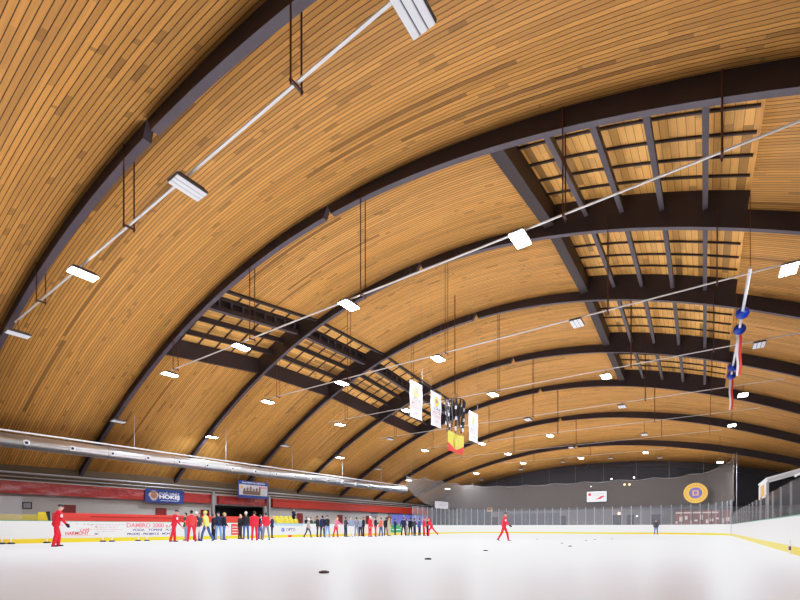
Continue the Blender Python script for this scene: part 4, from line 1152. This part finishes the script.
P_(224, -25.3, 'stand_wide', -30, 'black','jeans','hair','blond', 'person in black jacket and jeans at the right end of the nearest group', h=1.76)
P_(240, -26.4, 'folded', -70, 'black','brown','hair','blond', 'person in black jacket and dark brown trousers by the red panel', h=1.70)
P_(246, -25.4, 'stand', 60, 'black','jeans','beanie','white', 'person in black jacket and white hat beside a red tracksuit', h=1.84)
P_(254.5, -22.9, 'stand', '8', 'red','red','hair','brown', 'person in red tracksuit seen from behind, before the dark entrance', h=1.80)
P_(260, -25.6, 'folded', 0, 'navy','jeans','hair','brown', 'person in navy half hidden between the red jackets', h=1.70)
P_(266, -23.2, 'stand_wide', '15', 'red','grey','hair','darkgrey', 'person in red jacket and grey trousers before the grey post', h=1.78, patch=True)
P_(272, -26.8, 'stand', -40, 'navy','navy','hair','blond', 'person in navy clothes right of the grey trousers', h=1.72)
# behind the boards
P_(293.5, -32.15, 'folded', -90, 'navy','black','hair','brown', 'person in navy standing behind the yellow stadium seats', h=1.66, z=.96)
P_(306.5, -29.6, 'folded', -90, 'black','black','hair','brown', 'person in black standing behind the boards, left of three', h=1.82, z=-.03)
P_(311, -30.3, 'stand', -80, 'darkgrey','black','hair','brown', 'person in dark grey standing behind the boards, middle of three', h=1.80, z=-.03)
P_(315.5, -29.7, 'pockets', -70, 'green','black','hair','blond', 'person in dark green standing behind the boards, right of three', h=1.74, z=-.03)
# far group
P_(308, -26.2, 'walk', -70, 'tan','darkgrey','helmet','white', 'child in grey jacket with white helmet left of the far group', h=1.56)
P_(317.5, -26.6, 'pockets', -40, 'black','darkgrey','hair','brown', 'person in black jacket next to the white helmeted child', h=1.78)
P_(322.5, -25.6, 'stand', 50, 'navy','black','hair','black', 'person in navy jacket and black trousers left of the pale jeans', h=1.78)
P_(327.5, -25.2, 'stand_wide', 90, 'black','palejeans','cap','black', 'person in black jacket and pale jeans left of the pink jacket', h=1.80)
P_(336, -25.0, 'reach', -80, 'pink','red','long_hair','blond', 'person in pink jacket and red trousers with an arm stretched forward', h=1.68)
P_(345.5, -26.0, 'folded', -20, 'darkgrey','navy','hair','brown', 'person in dark grey jacket left of the white trousers', h=1.74)
P_(351, -25.4, 'pockets', 70, 'paleblue','white','beanie','grey', 'person in pale blue hooded jacket and white trousers', h=1.80)
P_(356.5, -25.8, 'folded', 40, 'grey','paleblue','hair','brown', 'person in grey jacket right of the white trousers', h=1.74)
P_(360.5, -26.5, 'stand', 0, 'paleblue','navy','hair','blond', 'person in pale blue jacket and navy trousers', h=1.74)
P_(363.5, -25.2, 'pockets', -50, 'black','black','hair','brown', 'person in black left of the two red trousered skaters', h=1.78)
P_(370, -24.2, 'stand', -90, 'red','red','cap','white', 'person in red tracksuit with white cap in the far group', h=1.80)
P_(375.5, -24.4, 'folded', -60, 'black','red','hair','brown', 'person in black top and red trousers in the far group', h=1.78)
P_(381, -25.0, 'stand_wide', 95, 'orange','jeans','hair','brown', 'person in orange red jacket and jeans in the far group', h=1.76)
P_(386, -26.2, 'stand', 30, 'black','brown','hair','black', 'person in black left of the beige coat', h=1.82)
P_(388.8, -25.0, 'stand', -70, 'beige','beige','hair','blond', 'person in long beige coat beside the green panel', h=1.74, long=.25)
P_(395, -27.2, 'folded', -50, 'navy','navy','hair','brown', 'person in navy standing before the green panel', h=1.74)
P_(403.5, -24.6, 'stand_wide', 30, 'navy','black','hair','black', 'person in navy jacket right of the green panel', h=1.84)
P_(406.7, -25.2, 'stand', -80, 'white','tan','long_hair','brown', 'person in white jacket among the dark far group', h=1.70)
P_(410.5, -24.8, 'pockets', 60, 'black','black','hair','brown', 'person in black right of the white jacket', h=1.80)
P_(414.5, -23.9, 'folded', -30, 'darkgrey','navy','hair','brown', 'person in dark grey left of the blue jacket', h=1.74)
P_(419.5, -24.0, 'stand', 90, 'blue','navy','hair','brown', 'person in blue jacket left of the farthest red tracksuits', h=1.74)
P_(424, -22.9, 'stand', -80, 'red','red','cap','red', 'person in red tracksuit, left of the farthest pair', h=1.76)
P_(427.5, -23.6, 'folded', -40, 'black','black','hair','brown', 'person in black between the farthest two red tracksuits', h=1.72)
P_(431.5, -21.3, 'lunge', '85', 'red','red','cap','red', 'person in red tracksuit pushing one leg back at the right end of the crowd', h=1.84)

# ------------------------------------------------------------------ light and colour
w = bpy.data.worlds.new('world'); SC.world = w; w.use_nodes = True
bg = w.node_tree.nodes['Background']; bg.inputs[0].default_value = (1,.95,.9,1); bg.inputs[1].default_value = .5
SC.view_settings.view_transform = 'Standard'; SC.view_settings.look = 'None'; SC.view_settings.exposure = 0; SC.view_settings.gamma = 1
SC.view_settings.use_curve_mapping = True
cm = SC.view_settings.curve_mapping; cm.use_clip = False; cm.clip_max_x = 4; cm.clip_max_y = 2
cv = cm.curves[3]
cv.points[1].location = (3.0, 1.0)
for a, b in ((.45,.45),(.85,.79),(1.4,.91),(2.0,.97)): cv.points.new(a, b)
cm.update()
SC.cycles.max_bounces = 8; SC.cycles.diffuse_bounces = 5; SC.cycles.transparent_max_bounces = 24
SC.cycles.sample_clamp_indirect = 6; SC.cycles.use_denoising = True
